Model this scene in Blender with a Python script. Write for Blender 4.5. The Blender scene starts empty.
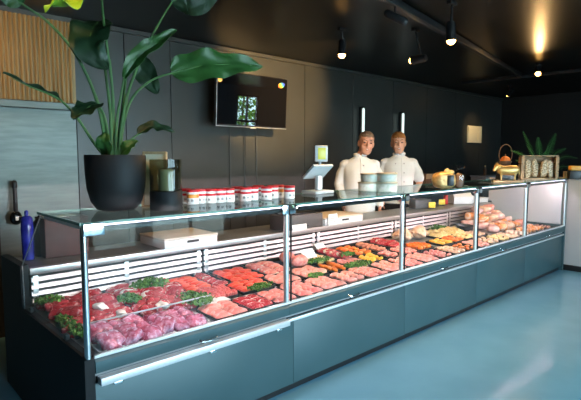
import bpy, bmesh, math, random
from mathutils import Vector, Matrix, Euler, noise
R = random.Random(7)
PI = math.pi
scene = bpy.context.scene
COL = scene.collection

# ------------------------------------------------------------------ camera
CAM_Z = 1.515
FPX, PITCH, YAW = 488.0, math.radians(5.152), math.radians(46.84)
Fh = Vector((math.cos(YAW), math.sin(YAW), 0)); Rt = Vector((math.sin(YAW), -math.cos(YAW), 0)); Up = Vector((0, 0, 1))
Fw = Fh * math.cos(PITCH) - Up * math.sin(PITCH); Uc = Up * math.cos(PITCH) + Fh * math.sin(PITCH)
CP = Vector((0, 0, CAM_Z))
def ray(px, py): return Rt * (px - 290.5) - Uc * (py - 200) + Fw * FPX
def at_y(px, py, y): d = ray(px, py); return CP + d * (y / d.y)
def at_z(px, py, z): d = ray(px, py); return CP + d * ((z - CAM_Z) / d.z)
cd = bpy.data.cameras.new('camera'); cam = bpy.data.objects.new('camera', cd); COL.objects.link(cam)
cd.sensor_width = 36; cd.lens = FPX / 581 * 36; cd.clip_start = .02
m = Matrix((Rt, Uc, -Fw)).transposed().to_4x4(); m.translation = CP
cam.matrix_world = m
scene.camera = cam

# ------------------------------------------------------------------ materials
def mat(name, col, rough=.5, metal=0, col2=None, scale=30, bump=0, bscale=60, emit=None, es=0, spec=.5, coat=0, detail=4, stretch=None, contrast=(.35, .65)):
    m = bpy.data.materials.new(name); m.use_nodes = True
    nt = m.node_tree; b = nt.nodes['Principled BSDF']
    b.inputs['Base Color'].default_value = (*col, 1); b.inputs['Roughness'].default_value = rough; b.inputs['Metallic'].default_value = metal
    b.inputs['Specular IOR Level'].default_value = spec; b.inputs['Coat Weight'].default_value = coat; b.inputs['Coat Roughness'].default_value = .08
    if emit: b.inputs['Emission Color'].default_value = (*emit, 1); b.inputs['Emission Strength'].default_value = es
    if col2 or bump:
        tc = nt.nodes.new('ShaderNodeTexCoord'); src = tc.outputs['Object']
        if stretch:
            mp = nt.nodes.new('ShaderNodeMapping'); mp.inputs['Scale'].default_value = stretch; nt.links.new(src, mp.inputs['Vector']); src = mp.outputs['Vector']
    if col2:
        n = nt.nodes.new('ShaderNodeTexNoise'); n.inputs['Scale'].default_value = scale; n.inputs['Detail'].default_value = detail
        nt.links.new(src, n.inputs['Vector'])
        r = nt.nodes.new('ShaderNodeValToRGB'); r.color_ramp.elements[0].position, r.color_ramp.elements[1].position = contrast
        r.color_ramp.elements[0].color = (*col, 1); r.color_ramp.elements[1].color = (*col2, 1)
        nt.links.new(n.outputs['Fac'], r.inputs['Fac']); nt.links.new(r.outputs['Color'], b.inputs['Base Color'])
    if bump:
        n2 = nt.nodes.new('ShaderNodeTexNoise'); n2.inputs['Scale'].default_value = bscale; n2.inputs['Detail'].default_value = 3
        nt.links.new(src, n2.inputs['Vector'])
        bp = nt.nodes.new('ShaderNodeBump'); bp.inputs['Strength'].default_value = bump; bp.inputs['Distance'].default_value = .01
        nt.links.new(n2.outputs['Fac'], bp.inputs['Height']); nt.links.new(bp.outputs['Normal'], b.inputs['Normal'])
    return m
def glass_mat(name, tint=(.97, 1, .99), ior=1.5, rough=0.0):
    m = bpy.data.materials.new(name); m.use_nodes = True; nt = m.node_tree; nt.nodes.clear()
    o = nt.nodes.new('ShaderNodeOutputMaterial'); mx = nt.nodes.new('ShaderNodeMixShader'); t = nt.nodes.new('ShaderNodeBsdfTransparent')
    g = nt.nodes.new('ShaderNodeBsdfGlossy'); fr = nt.nodes.new('ShaderNodeFresnel'); ge = nt.nodes.new('ShaderNodeNewGeometry')
    inv = nt.nodes.new('ShaderNodeMath'); inv.operation = 'SUBTRACT'; inv.inputs[0].default_value = 1
    mul = nt.nodes.new('ShaderNodeMath'); mul.operation = 'MULTIPLY'
    t.inputs['Color'].default_value = (*tint, 1); g.inputs['Roughness'].default_value = rough; fr.inputs['IOR'].default_value = ior
    L = nt.links.new
    L(ge.outputs['Backfacing'], inv.inputs[1]); L(inv.outputs[0], mul.inputs[0]); L(fr.outputs[0], mul.inputs[1])
    L(mul.outputs[0], mx.inputs['Fac']); L(t.outputs[0], mx.inputs[1]); L(g.outputs[0], mx.inputs[2]); L(mx.outputs[0], o.inputs[0])
    return m
M = {}
M['floor'] = mat('floor_resin', (.15, .37, .51), .12, 0, (.17, .40, .55), 3, .02, 90, spec=1.0)
M['ceiling'] = mat('black_ceiling', (.003, .0027, .0022), .34, 0, spec=.35)
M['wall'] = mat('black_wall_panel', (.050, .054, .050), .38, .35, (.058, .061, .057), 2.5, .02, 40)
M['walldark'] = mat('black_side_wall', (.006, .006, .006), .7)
M['steelwall'] = mat('brushed_wall_panel', (.11, .13, .118), .42, .55, (.145, .165, .15), 4, .03, 30, stretch=(1, 1, 8))
M['ribbed'] = mat('ribbed_panel', (.32, .21, .085), .42, .35, (.25, .16, .06), 6, 0, stretch=(6, 1, .3))
M['frontwall'] = mat('plaster_wall', (.25, .25, .24), .9)
M['frame'] = mat('dark_window_frame', (.02, .02, .022), .4)
M['asphalt'] = mat('paving', (.42, .40, .34), .9, 0, (.5, .47, .4), 12)
M['foliage'] = mat('hedge_leaf', (.10, .24, .02), .6, 0, (.22, .36, .04), 20)
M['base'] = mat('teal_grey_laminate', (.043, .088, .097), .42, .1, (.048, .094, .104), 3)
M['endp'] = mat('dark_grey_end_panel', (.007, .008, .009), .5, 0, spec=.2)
M['chrome'] = mat('chrome', (.78, .80, .82), .16, 1)
M['satin'] = mat('satin_steel', (.62, .63, .63), .34, .9, (.68, .69, .69), 4, .02, 50, stretch=(1, 12, 12))
M['white'] = mat('white_enamel', (.74, .75, .75), .3)
M['worksteel'] = mat('dull_steel_worktop', (.26, .25, .24), .38, .6, (.30, .29, .28), 4)
M['slat'] = mat('slat_steel', (.52, .47, .46), .34, .7)
M['alu'] = mat('brushed_aluminium', (.70, .72, .73), .42, .45)
M['endwhite'] = mat('white_inner_end', (.62, .61, .62), .4)
M['deck'] = mat('deck_steel', (.46, .45, .46), .3, .6)
M['black'] = mat('black_plastic', (.012, .012, .013), .35)
M['blackgloss'] = mat('black_gloss', (.006, .006, .007), .015, spec=.9)
M['rubber'] = mat('black_gasket', (.01, .01, .01), .6)
M['glass'] = glass_mat('clear_glass')
M['shelfglass'] = glass_mat('shelf_glass', (.86, .97, .93))
M['glassedge'] = mat('green_glass_edge', (.10, .24, .19), .15, emit=None)
M['smoke'] = glass_mat('smoked_glass', (.66, .67, .58))
M['plastic'] = glass_mat('clear_plastic', (.93, .95, .96))
M['led'] = mat('led_tube', (1, 1, 1), .5, emit=(1.0, .72, .76), es=190)
M['purple_led'] = mat('led_front_lens', (1, 1, 1), .5, emit=(.92, .74, .98), es=1.6)
M['pot'] = mat('matt_black_pot', (.007, .009, .011), .62, 0, spec=.35, bump=.05, bscale=150)
M['soil'] = mat('soil', (.03, .02, .012), .95, bump=.6, bscale=80)
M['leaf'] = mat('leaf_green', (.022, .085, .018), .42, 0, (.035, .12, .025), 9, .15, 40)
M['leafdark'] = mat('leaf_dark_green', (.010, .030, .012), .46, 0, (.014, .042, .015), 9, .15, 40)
M['leafbacklit'] = mat('leaf_backlit_yellow_green', (.17, .34, .02), .4, 0, (.23, .42, .03), 9, .15, 40)  # backlight through the top leaf put into a brighter colour
M['stem'] = mat('stem_green', (.05, .13, .035), .45, 0, (.08, .17, .05), 12)
M['fern'] = mat('fern_green', (.04, .17, .035), .5, 0, (.07, .24, .05), 20)
M['parsley'] = mat('parsley_green', (.05, .15, .02), .6, 0, (.15, .30, .05), 40)
M['label'] = mat('white_label', (.78, .78, .75), .45)
M['red'] = mat('red_lid', (.66, .012, .02), .35)
M['orangeband'] = mat('orange_band', (.75, .28, .04), .4)
M['card'] = mat('cream_card', (.74, .66, .50), .6)
M['paper'] = mat('white_paper', (.82, .82, .80), .7)
M['noticecard'] = mat('cream_notice', (.82, .74, .50), .6)
M['wood'] = mat('pale_wood', (.52, .36, .20), .55, 0, (.42, .27, .14), 8, .05, 50, stretch=(1, 10, 10))
M['board'] = mat('cutting_board', (.70, .60, .50), .5, 0, (.62, .52, .43), 10, .04, 60)
M['boardwhite'] = mat('board_white_edge', (.76, .74, .72), .45)
M['gold'] = mat('gold_paint', (.85, .55, .20), .32, .7, (.70, .42, .14), 20, .2, 60)
M['goldbag'] = mat('gold_foil', (.72, .48, .20), .35, .45, (.45, .27, .1), 25, .5, 40)
M['orange'] = mat('orange_skin', (.80, .22, .03), .45, 0, (.62, .14, .02), 9)
M['terracotta'] = mat('orange_plastic', (.85, .42, .06), .4)
M['nuts'] = mat('dried_beans', (.72, .62, .44), .4, 0, (.34, .24, .13), 60, .5, 70, contrast=(.45, .55))
M['candle'] = mat('ivory_candle', (.80, .78, .68), .5)
M['blueglass'] = mat('blue_film', (.008, .010, .16), .15, 0, (.03, .04, .34), 14)
M['maroon'] = mat('maroon_box', (.055, .02, .018), .6, 0, (.08, .03, .025), 8)
M['brown'] = mat('brown_box', (.16, .08, .04), .6, 0, (.12, .06, .03), 10)
M['greybox'] = mat('grey_box', (.42, .41, .44), .5)
M['halfwall'] = mat('pale_grey_panel', (.42, .43, .44), .5, 0, (.45, .46, .47), 2)
M['yellow'] = mat('yellow_tag', (.9, .62, .02), .45)
M['redplastic'] = mat('red_plastic', (.6, .03, .02), .4)
M['greyplastic'] = mat('grey_plastic', (.085, .08, .08), .45)
M['scalewhite'] = mat('scale_plastic', (.58, .62, .63), .4)
M['screen'] = mat('lit_display', (.1, .1, .02), .3, emit=(.62, .70, .06), es=.85)
M['tub'] = mat('tub_plastic', (.60, .63, .50), .35, 0, (.70, .70, .60), 30)
M['tublid'] = mat('tub_lid', (.52, .44, .30), .4)
M['tublabel'] = mat('tub_label', (.66, .68, .56), .5, 0, (.80, .80, .72), 40)
M['bulb'] = mat('warm_bulb', (1, .8, .5), .4, emit=(1, .50, .12), es=22)
M['tube'] = mat('cool_tube', (1, 1, 1), .4, emit=(.72, .88, .80), es=1.1)
M['cloth'] = mat('white_cotton', (.80, .83, .83), .8, 0, (.84, .86, .85), 5, .25, 14)
M['trouser'] = mat('dark_trouser', (.014, .014, .018), .85)
M['skin'] = mat('skin_ruddy', (.58, .27, .18), .5, 0, (.64, .33, .23), 14)
M['skin2'] = mat('skin_fair', (.66, .33, .21), .5, 0, (.72, .39, .26), 14)
M['hairgrey'] = mat('grey_brown_hair', (.15, .09, .055), .6, 0, (.26, .18, .12), 60, .4, 90)
M['hairginger'] = mat('ginger_hair', (.36, .12, .025), .55, 0, (.5, .2, .05), 60, .4, 90)
M['eye'] = mat('dark_eye', (.03, .02, .018), .2)
M['lip'] = mat('lip', (.36, .09, .075), .45)
M['teeth'] = mat('teeth', (.85, .82, .74), .3)
M['shoe'] = mat('black_shoe', (.01, .01, .01), .4)
# food
def marble(n, fat, sc, lo, hi, dist=1.6):
    nt = M[n].node_tree; b = nt.nodes['Principled BSDF']; src = b.inputs['Base Color'].links[0].from_socket
    tc = nt.nodes.new('ShaderNodeTexCoord'); nz = nt.nodes.new('ShaderNodeTexNoise'); nz.inputs['Scale'].default_value = sc; nz.inputs['Distortion'].default_value = dist; nz.inputs['Detail'].default_value = 5
    r = nt.nodes.new('ShaderNodeValToRGB'); r.color_ramp.elements[0].position = lo; r.color_ramp.elements[1].position = hi
    mx = nt.nodes.new('ShaderNodeMixRGB'); mx.inputs[2].default_value = (*fat, 1)
    nt.links.new(tc.outputs['Object'], nz.inputs['Vector']); nt.links.new(nz.outputs['Fac'], r.inputs['Fac']); nt.links.new(r.outputs['Color'], mx.inputs[0]); nt.links.new(src, mx.inputs[1]); nt.links.new(mx.outputs[0], b.inputs['Base Color'])
def food(n, a, b, sc=28, rough=.3, bump=.25, bs=50, c=(.4, .62)): M[n] = mat(n, a, rough, 0, b, sc, bump, bs, coat=.25, contrast=c)
food('beef', (.40, .016, .026), (.60, .07, .085), 26, .26, .5, 45)
food('veal', (.34, .05, .09), (.50, .20, .30), 24, .14, .8, 35)
food('pork', (.74, .18, .15), (.84, .34, .28), 22)
food('cutlet', (.78, .25, .20), (.86, .40, .33), 18)
food('marinade', (.76, .11, .01), (.88, .27, .04), 40)
food('redcube', (.80, .05, .025), (.88, .16, .09), 30)
food('mince', (.62, .05, .05), (.80, .2, .16), 70, .4, .9, 120)
food('chicken', (.76, .42, .26), (.84, .58, .42), 20)
food('yellowpasta', (.82, .52, .16), (.90, .70, .36), 60, .4, .9, 110)
food('sausage', (.52, .15, .09), (.66, .28, .18), 30)
food('palesausage', (.76, .48, .38), (.82, .60, .50), 20)
food('orangepack', (.84, .24, .05), (.88, .40, .16), 14, .2, .2, 30)
food('pinkpack', (.78, .38, .34), (.86, .58, .52), 14, .2, .2, 30)
food('fat', (.84, .72, .64), (.88, .80, .72), 30)
food('bone', (.85, .76, .66), (.88, .82, .74), 30)
food('mustard', (.85, .40, .03), (.9, .55, .08), 30)

marble('beef', (.84, .50, .46), 24, .55, .66); marble('veal', (.62, .40, .52), 20, .54, .66); marble('cutlet', (.86, .56, .50), 14, .56, .70); marble('pork', (.86, .52, .46), 14, .56, .68); marble('orangepack', (.88, .62, .48), 12, .52, .6)
# ------------------------------------------------------------------ builders
def tag(o, label=None, cat=None, group=None, kind=None):
    if label: o['label'] = label
    if cat: o['category'] = cat
    if group: o['group'] = group
    if kind: o['kind'] = kind
    return o
def empty(name, loc, rz=0, label=None, cat=None, group=None, rx=0):
    o = bpy.data.objects.new(name, None); COL.objects.link(o); o.empty_display_size = .05
    o.location = loc; o.rotation_euler = (rx, 0, rz)
    return tag(o, label, cat, group)
def mesh(name, bm, mats, smooth=True, flat_angle=40):
    me = bpy.data.meshes.new(name)
    bmesh.ops.recalc_face_normals(bm, faces=bm.faces[:])
    if smooth:
        ang = math.radians(flat_angle)
        for f in bm.faces: f.smooth = True
        for e in bm.edges:
            if len(e.link_faces) == 2 and e.calc_face_angle(0) > ang: e.smooth = False
    bm.to_mesh(me); bm.free()
    for mm in (mats if isinstance(mats, (list, tuple)) else [mats]): me.materials.append(mm)
    return me
def link(name, me, parent=None, loc=(0, 0, 0), rot=(0, 0, 0)):
    o = bpy.data.objects.new(name, me); COL.objects.link(o); o.location = loc; o.rotation_euler = rot
    if parent: o.parent = parent
    return o
def obj(name, bm, mats, parent=None, loc=(0, 0, 0), rot=(0, 0, 0), smooth=True):
    return link(name, mesh(name, bm, mats, smooth), parent, loc, rot)
def wpart(name, bm, mats, root, smooth=True):          # geometry given in world coordinates, under an unrotated root
    return obj(name, bm, mats, root, -Vector(root.location), smooth=smooth)
def box(bm, x0, x1, y0, y1, z0, z1, mi=0, bev=0, M4=None):
    r = bmesh.ops.create_cube(bm, size=1); vs = r['verts']
    bmesh.ops.scale(bm, vec=(abs(x1 - x0), abs(y1 - y0), abs(z1 - z0)), verts=vs)
    bmesh.ops.translate(bm, vec=((x0 + x1) / 2, (y0 + y1) / 2, (z0 + z1) / 2), verts=vs)
    fs = {f for v in vs for f in v.link_faces}
    for f in fs: f.material_index = mi
    if bev:
        es = list({e for v in vs for e in v.link_edges})
        rr = bmesh.ops.bevel(bm, geom=es, offset=bev, segments=2, affect='EDGES', profile=.5)
        vs = list({v for f in rr['faces'] for v in f.verts} | {v for v in vs if v.is_valid})
        for f in rr['faces']: f.material_index = mi
    if M4 is not None: bmesh.ops.transform(bm, matrix=M4, verts=vs)
    return bm
def bx(*a, **k):
    return box(bmesh.new(), *a, **k)
def prism(bm, pts, x0, x1, axis='x', mi=0):
    def P(a, b, t): return (t, a, b) if axis == 'x' else ((a, t, b) if axis == 'y' else (a, b, t))
    A = [bm.verts.new(P(a, b, x0)) for a, b in pts]; B = [bm.verts.new(P(a, b, x1)) for a, b in pts]
    fs = [bm.faces.new(A[::-1]), bm.faces.new(B)]
    n = len(pts)
    for i in range(n): fs.append(bm.faces.new((A[i], A[(i + 1) % n], B[(i + 1) % n], B[i])))
    for f in fs: f.material_index = mi
    return bm
def lathe(bm, prof, n=28, mi=0, c=(0, 0, 0), sx=1, sy=1):
    rings = []
    for r, z in prof:
        if r < 1e-6: rings.append([bm.verts.new((c[0], c[1], c[2] + z))])
        else: rings.append([bm.verts.new((c[0] + sx * r * math.cos(2 * PI * i / n), c[1] + sy * r * math.sin(2 * PI * i / n), c[2] + z)) for i in range(n)])
    for a, b in zip(rings, rings[1:]):
        for i in range(n):
            j = (i + 1) % n
            if len(a) == 1 and len(b) == 1: continue
            if len(a) == 1: f = bm.faces.new((a[0], b[j], b[i]))
            elif len(b) == 1: f = bm.faces.new((a[i], a[j], b[0]))
            else: f = bm.faces.new((a[i], a[j], b[j], b[i]))
            f.material_index = mi
    return bm
def frame_of(t):
    t = t.normalized(); a = Vector((0, 0, 1)) if abs(t.z) < .9 else Vector((1, 0, 0))
    u = t.cross(a).normalized(); return u, t.cross(u).normalized()
def tube(bm, pts, rad, n=10, mi=0, cap=True, flat=1.0):
    pts = [Vector(p) for p in pts]; k = len(pts)
    rad = [rad] * k if not isinstance(rad, (list, tuple)) else list(rad)
    u = None; rings = []
    P, Rr = list(pts), list(rad)
    tang = [(pts[min(i + 1, k - 1)] - pts[max(i - 1, 0)]).normalized() for i in range(k)]
    T = list(tang)
    if cap:                                    # rounded ends
        P, Rr, T = [], [], []
        for a in (80, 50, 25): P.append(pts[0] - tang[0] * rad[0] * math.sin(math.radians(a))); Rr.append(rad[0] * math.cos(math.radians(a))); T.append(tang[0])
        P += pts; Rr += rad; T += tang
        for a in (25, 50, 80): P.append(pts[-1] + tang[-1] * rad[-1] * math.sin(math.radians(a))); Rr.append(rad[-1] * math.cos(math.radians(a))); T.append(tang[-1])
    for p, r, t in zip(P, Rr, T):
        if u is None: u, v = frame_of(t)
        else:
            u = (u - t * u.dot(t)).normalized(); v = t.cross(u).normalized()
        rings.append([bm.verts.new(p + (u * math.cos(2 * PI * i / n) + v * flat * math.sin(2 * PI * i / n)) * r) for i in range(n)])
    for a, b in zip(rings, rings[1:]):
        for i in range(n):
            f = bm.faces.new((a[i], a[(i + 1) % n], b[(i + 1) % n], b[i])); f.material_index = mi
    f = bm.faces.new(rings[0][::-1]); f.material_index = mi
    f = bm.faces.new(rings[-1]); f.material_index = mi
    return bm
def blob(bm, a, b, c, seed=0, namp=.0, nfreq=8, p=2.0, nu=20, nv=10, mi=0, M4=None):
    def se(x, e): return math.copysign(abs(x) ** e, x)
    e = 2 / p; rows = []
    off = Vector((seed * 3.7, seed * 1.3, seed * 7.1))
    def pt(th, ph):
        v = Vector((a * se(math.cos(ph), e) * se(math.cos(th), e), b * se(math.cos(ph), e) * se(math.sin(th), e), c * se(math.sin(ph), e)))
        k = 1 + namp * noise.noise(Vector((v.x, v.y, v.z)) * nfreq + off) * 2
        v = Vector((v.x * k, v.y * k, v.z * k))
        return M4 @ v if M4 is not None else v
    bot = bm.verts.new(pt(0, -PI / 2)); top = bm.verts.new(pt(0, PI / 2))
    for j in range(1, nv): rows.append([bm.verts.new(pt(2 * PI * i / nu, -PI / 2 + PI * j / nv)) for i in range(nu)])
    fs = []
    for i in range(nu):
        k = (i + 1) % nu
        fs.append(bm.faces.new((bot, rows[0][k], rows[0][i]))); fs.append(bm.faces.new((top, rows[-1][i], rows[-1][k])))
        for r0, r1 in zip(rows, rows[1:]): fs.append(bm.faces.new((r0[i], r0[k], r1[k], r1[i])))
    for f in fs: f.material_index = mi
    return bm
def smoothpath(pts, n=24):
    pts = [Vector(p) for p in pts]; P = [pts[0] * 2 - pts[1]] + pts + [pts[-1] * 2 - pts[-2]]; out = []
    seg = len(pts) - 1
    for i in range(n + 1):
        t = i / n * seg; k = min(int(t), seg - 1); u = t - k
        a, b, c, d = P[k:k + 4]
        out.append(.5 * ((2 * b) + (c - a) * u + (2 * a - 5 * b + 4 * c - d) * u * u + (3 * b - a - 3 * c + d) * u ** 3))
    return out
def copy_tree(o, parent=None):
    c = o.copy(); COL.objects.link(c); c.parent = parent
    for ch in list(o.children): copy_tree(ch, c)
    return c
def struct(name, bm, mats, smooth=False, parent=None):
    o = obj(name, bm, mats, parent, smooth=smooth); o['kind'] = 'structure'; return o

# ------------------------------------------------------------------ room
WY, CZ = 4.65, 2.75
XL, XR, FY = -2.0, 10.6, -2.6
struct('floor', bx(XL - .1, XR + .1, FY - .12, WY + .15, -.1, 0), M['floor'])
struct('ceiling', bx(XL - .1, XR + .1, FY - .12, WY + .15, CZ, CZ + .1), M['ceiling'])
bm = bmesh.new(); box(bm, XL, XR, WY + .015, WY + .15, 0, CZ, 1)
seams = [XL, 1.665, 2.14, 2.64, 3.62, 4.62, 5.61, 6.61, 7.61, 8.61, 9.61, XR]
for a, b in zip(seams, seams[1:]): box(bm, a + .004, b - .004, WY, WY + .02, 0, CZ, 0)
struct('wall_back', bm, [M['wall'], M['walldark']])
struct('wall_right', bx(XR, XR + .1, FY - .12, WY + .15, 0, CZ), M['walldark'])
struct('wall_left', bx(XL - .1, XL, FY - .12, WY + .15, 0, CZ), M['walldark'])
bm = bmesh.new()
W1 = [(.25, 1.75), (1.9, 3.4), (3.55, 5.05), (8.56, 9.37)]
def wz(w): return (1.0, 2.5) if w[0] > 8 else (.1, 2.5)
xs = [XL] + [v for w in W1 for v in w] + [XR]
for i in range(0, len(xs), 2): box(bm, xs[i], xs[i + 1], FY - .12, FY, 0, CZ)
for w in W1:
    z0, z1 = wz(w); box(bm, w[0], w[1], FY - .12, FY, 0, z0); box(bm, w[0], w[1], FY - .12, FY, z1, CZ)
struct('wall_front', bm, M['frontwall'])
for k, w in enumerate(W1):
    z0, z1 = wz(w); bm = bmesh.new(); t = .05; xm = (w[0] + w[1]) / 2
    box(bm, w[0], w[0] + t, FY - .1, FY - .02, z0, z1); box(bm, w[1] - t, w[1], FY - .1, FY - .02, z0, z1)
    box(bm, w[0] + t, w[1] - t, FY - .1, FY - .02, z0, z0 + t); box(bm, w[0] + t, w[1] - t, FY - .1, FY - .02, z1 - t, z1)
    box(bm, xm - .022, xm + .022, FY - .09, FY - .03, z0 + t, z1 - t)
    zm = z0 + (z1 - z0) * .5; box(bm, w[0] + t, w[1] - t, FY - .09, FY - .03, zm - .03, zm + .03)
    f = struct('window_%d' % (k + 1), bm, M['frame'])
    g = obj('window_glass', bx(w[0] + t, w[1] - t, FY - .063, FY - .057, z0 + t, z1 - t), M['glass'], f)
# ribbed cladding on the upper left of the back wall, with its ledge
bm = bmesh.new()
x = -1.2
while x < 1.640:
    w = .036
    prism(bm, [(x, WY), (x, WY - .03), (x + .010, WY - .043), (x + .020, WY - .043), (x + .030, WY - .03), (x + .030, WY)], 1.99, 2.70, 'z')
    x += w
box(bm, -1.2, 1.66, WY - .028, WY, 1.99, 2.70)
struct('trim_1', bm, M['ribbed'])
bm = bmesh.new(); box(bm, -1.2, 1.68, WY - .06, WY, 1.925, 1.985, 0, .004); struct('trim_2', bm, M['steelwall'])
struct('trim_3', bx(-1.2, 1.655, WY - .012, WY, .02, 1.92), M['steelwall'])
bm = bmesh.new(); box(bm, 1.66, XR, WY - .03, WY, 2.70, 2.745, 0, .004); struct('trim_4', bm, M['wall'])
struct('trim_5', bx(.70, .98, WY - .1, WY - .013, 0, 1.44), M['walldark'])
# outdoors, seen through the windows and mirrored in the television
struct('street_paving', bx(-14, 24, -16, FY - .125, -.25, -.12), M['asphalt'])
def hedge(x0, x1, y, h, label, n):
    rr = random.Random(int(x0 * 10)); bm = bmesh.new()
    for i in range(n):
        c = Vector((rr.uniform(x0, x1), y + rr.gauss(0, .35), .2 + (h - .2) * rr.random() ** .8)); s = rr.uniform(.06, .13)
        q = Euler((rr.uniform(-1, 1), rr.uniform(-1, 1), rr.uniform(0, 6))).to_matrix()
        vs = [bm.verts.new(c + q @ Vector(p) * s) for p in ((-1, 0, 0), (-.2, -.55, .05), (1, 0, -.1), (-.2, .55, .05))]
        bm.faces.new(vs)
    rt = empty('hedge', ((x0 + x1) / 2, y, -.12), 0, label, 'hedge'); wpart('foliage', bm, M['foliage'], rt, False)
    bm = bmesh.new()
    xx = x0 + .3
    while xx < x1: tube(bm, [(xx, y, -.12), (xx + .05, y, h * .75)], [.05, .03], 8); xx += .8
    wpart('trunk', bm, M['brown'], rt)
hedge(8.8, 14.5, -6.2, 3.6, 'tall sunlit green hedge outside, mirrored in the television screen', 5200)

# ------------------------------------------------------------------ lights
w = bpy.data.worlds.new('sky'); scene.world = w; w.use_nodes = True
bgn = w.node_tree.nodes['Background']; bgn.inputs['Color'].default_value = (.58, .82, 1.0, 1); bgn.inputs['Strength'].default_value = 20
for k, wd in enumerate(W1):
    z0, z1 = wz(wd)
    L = bpy.data.lights.new('window_daylight', 'AREA'); L.shape = 'RECTANGLE'; L.size = wd[1] - wd[0]; L.size_y = z1 - z0; L.cycles.is_portal = True
    o = bpy.data.objects.new('window_daylight', L); COL.objects.link(o); o.location = ((wd[0] + wd[1]) / 2, FY - .13, (z0 + z1) / 2); o.rotation_euler = (PI / 2, 0, 0)
S = bpy.data.lights.new('sun', 'SUN'); S.energy = 5; S.angle = .01; S.color = (1, .93, .8)
so = bpy.data.objects.new('sun', S); COL.objects.link(so); so.rotation_euler = (math.radians(-38), 0, 0); so.location = (3, 8, 9)

def spot_lamp(pos, target, energy, label, size=70, point=False, name='track_spotlight', blend=.6, bulb=True, bright=None, col=(1, .60, .24)):
    pos = Vector(pos); d = (Vector(target) - pos).normalized()
    rt = empty(name, (pos.x, pos.y, CZ), 0, label, 'lamp', 'spotlights on the ceiling')
    bm = bmesh.new(); box(bm, pos.x - .05, pos.x + .05, pos.y - .018, pos.y + .018, CZ - .03, CZ - .001, 0, .003); wpart('track_adapter', bm, M['black'], rt)
    bm = bmesh.new(); tube(bm, [(pos.x, pos.y, CZ - .03), pos - d * .07], .009, 8); wpart('stem', bm, M['black'], rt)
    q = d.to_track_quat('Z', 'Y').to_matrix().to_4x4(); q.translation = pos
    bm = bmesh.new(); lathe(bm, [(0, -.12), (.03, -.12), (.038, -.10), (.04, 0), (.044, .03), (.040, .03), (.034, -.005), (0, -.01)], 24)
    bmesh.ops.transform(bm, matrix=q, verts=bm.verts[:]); wpart('housing', bm, M['black'], rt)
    bm = bmesh.new(); blob(bm, .035, .035, .034, nu=16, nv=8); bmesh.ops.transform(bm, matrix=q @ Matrix.Translation((0, 0, .028)), verts=bm.verts[:]); wpart('bulb', bm, M['bulb'], rt)
    L = bpy.data.lights.new('spotlight_beam', 'POINT' if point else 'SPOT'); L.energy = energy; L.color = col; L.shadow_soft_size = .03
    if not point: L.spot_size = math.radians(size); L.spot_blend = blend
    o = bpy.data.objects.new('spotlight_beam', L); COL.objects.link(o); o.matrix_world = Matrix.Translation(pos + d * .10) @ (-d).to_track_quat('Z', 'Y').to_matrix().to_4x4()
    o.parent = rt; o.matrix_parent_inverse = rt.matrix_world.inverted() if False else Matrix.Translation(-Vector(rt.location))
    return rt
pa, pb, pc, pdn = at_z(342, 52, 2.52), at_z(451, 37, 2.47), at_z(538, 72, 2.64), at_z(415, 60, 2.45)
spot_lamp(pa, (3.5, 3.1, 1.2), 20, 'lit ceiling spotlight nearest the television, glowing on the back wall', 160, blend=.5)
spot_lamp(pb, (3.75, 1.95, .8), 130, 'lit ceiling spotlight in front of the two men, highest in the picture', 165, blend=.25)
spot_lamp(pc, (6.0, 2.2, .9), 80, 'lit ceiling spotlight farthest right, above the wooden crate', 150)
spot_lamp(pdn, (4.15, 4.65, 2.35), 420, 'ceiling spotlight turned to the wall above the two men, seen from its side', 62)
spot_lamp((.50, 3.9, 2.5), (1.5, 4.65, 2.0), 30, 'ceiling spotlight aimed at the ribbed panel behind the big plant', 120)
spot_lamp((.62, 1.95, 2.64), at_y(70, 2, 2.28), 22, 'ceiling spotlight just above the big potted plant', 38)
spot_lamp((8.7, 3.7, 2.6), (9.3, 4.6, 1.95), 40, 'added black ceiling spotlight brightening the cream notice on the back wall', 50, blend=1)  # added lamp with no known fixture, brightens the notice

# ceiling tracks
def bar(name, a, b, s, label, cat, group=None):
    a, b = Vector(a), Vector(b); rt_bm = bmesh.new(); d = b - a; L = d.length
    box(rt_bm, 0, L, -s, s, -s, s, 0, s * .2, Matrix.Translation(a) @ d.to_track_quat('X', 'Z').to_matrix().to_4x4())
    return tag(obj(name, rt_bm, M['black']), label, cat, group)
bar('ceiling_track', at_z(372, -10, 2.71), at_z(520, 75, 2.71), .03, 'black track running along the ceiling towards the right spotlight', 'track')
bar('ceiling_track', at_z(462, 83, 2.71), at_z(600, 68, 2.71), .025, 'black track crossing the ceiling at the right, beyond the long one', 'track')
p0 = at_z(395, 17, 2.60)
rt = empty('ceiling_sensor', (p0.x, p0.y, CZ), 0, 'small black unlit spotlight clipped on the long ceiling track', 'lamp')
bm = bmesh.new(); tube(bm, [(p0.x, p0.y, CZ - .02), p0], .008, 8); wpart('stem', bm, M['black'], rt)
bm = bmesh.new(); tube(bm, [p0 + Vector((-.03, .05, .03)), p0 + Vector((.04, -.06, -.04))], .032, 14); wpart('housing', bm, M['black'], rt)

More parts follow.
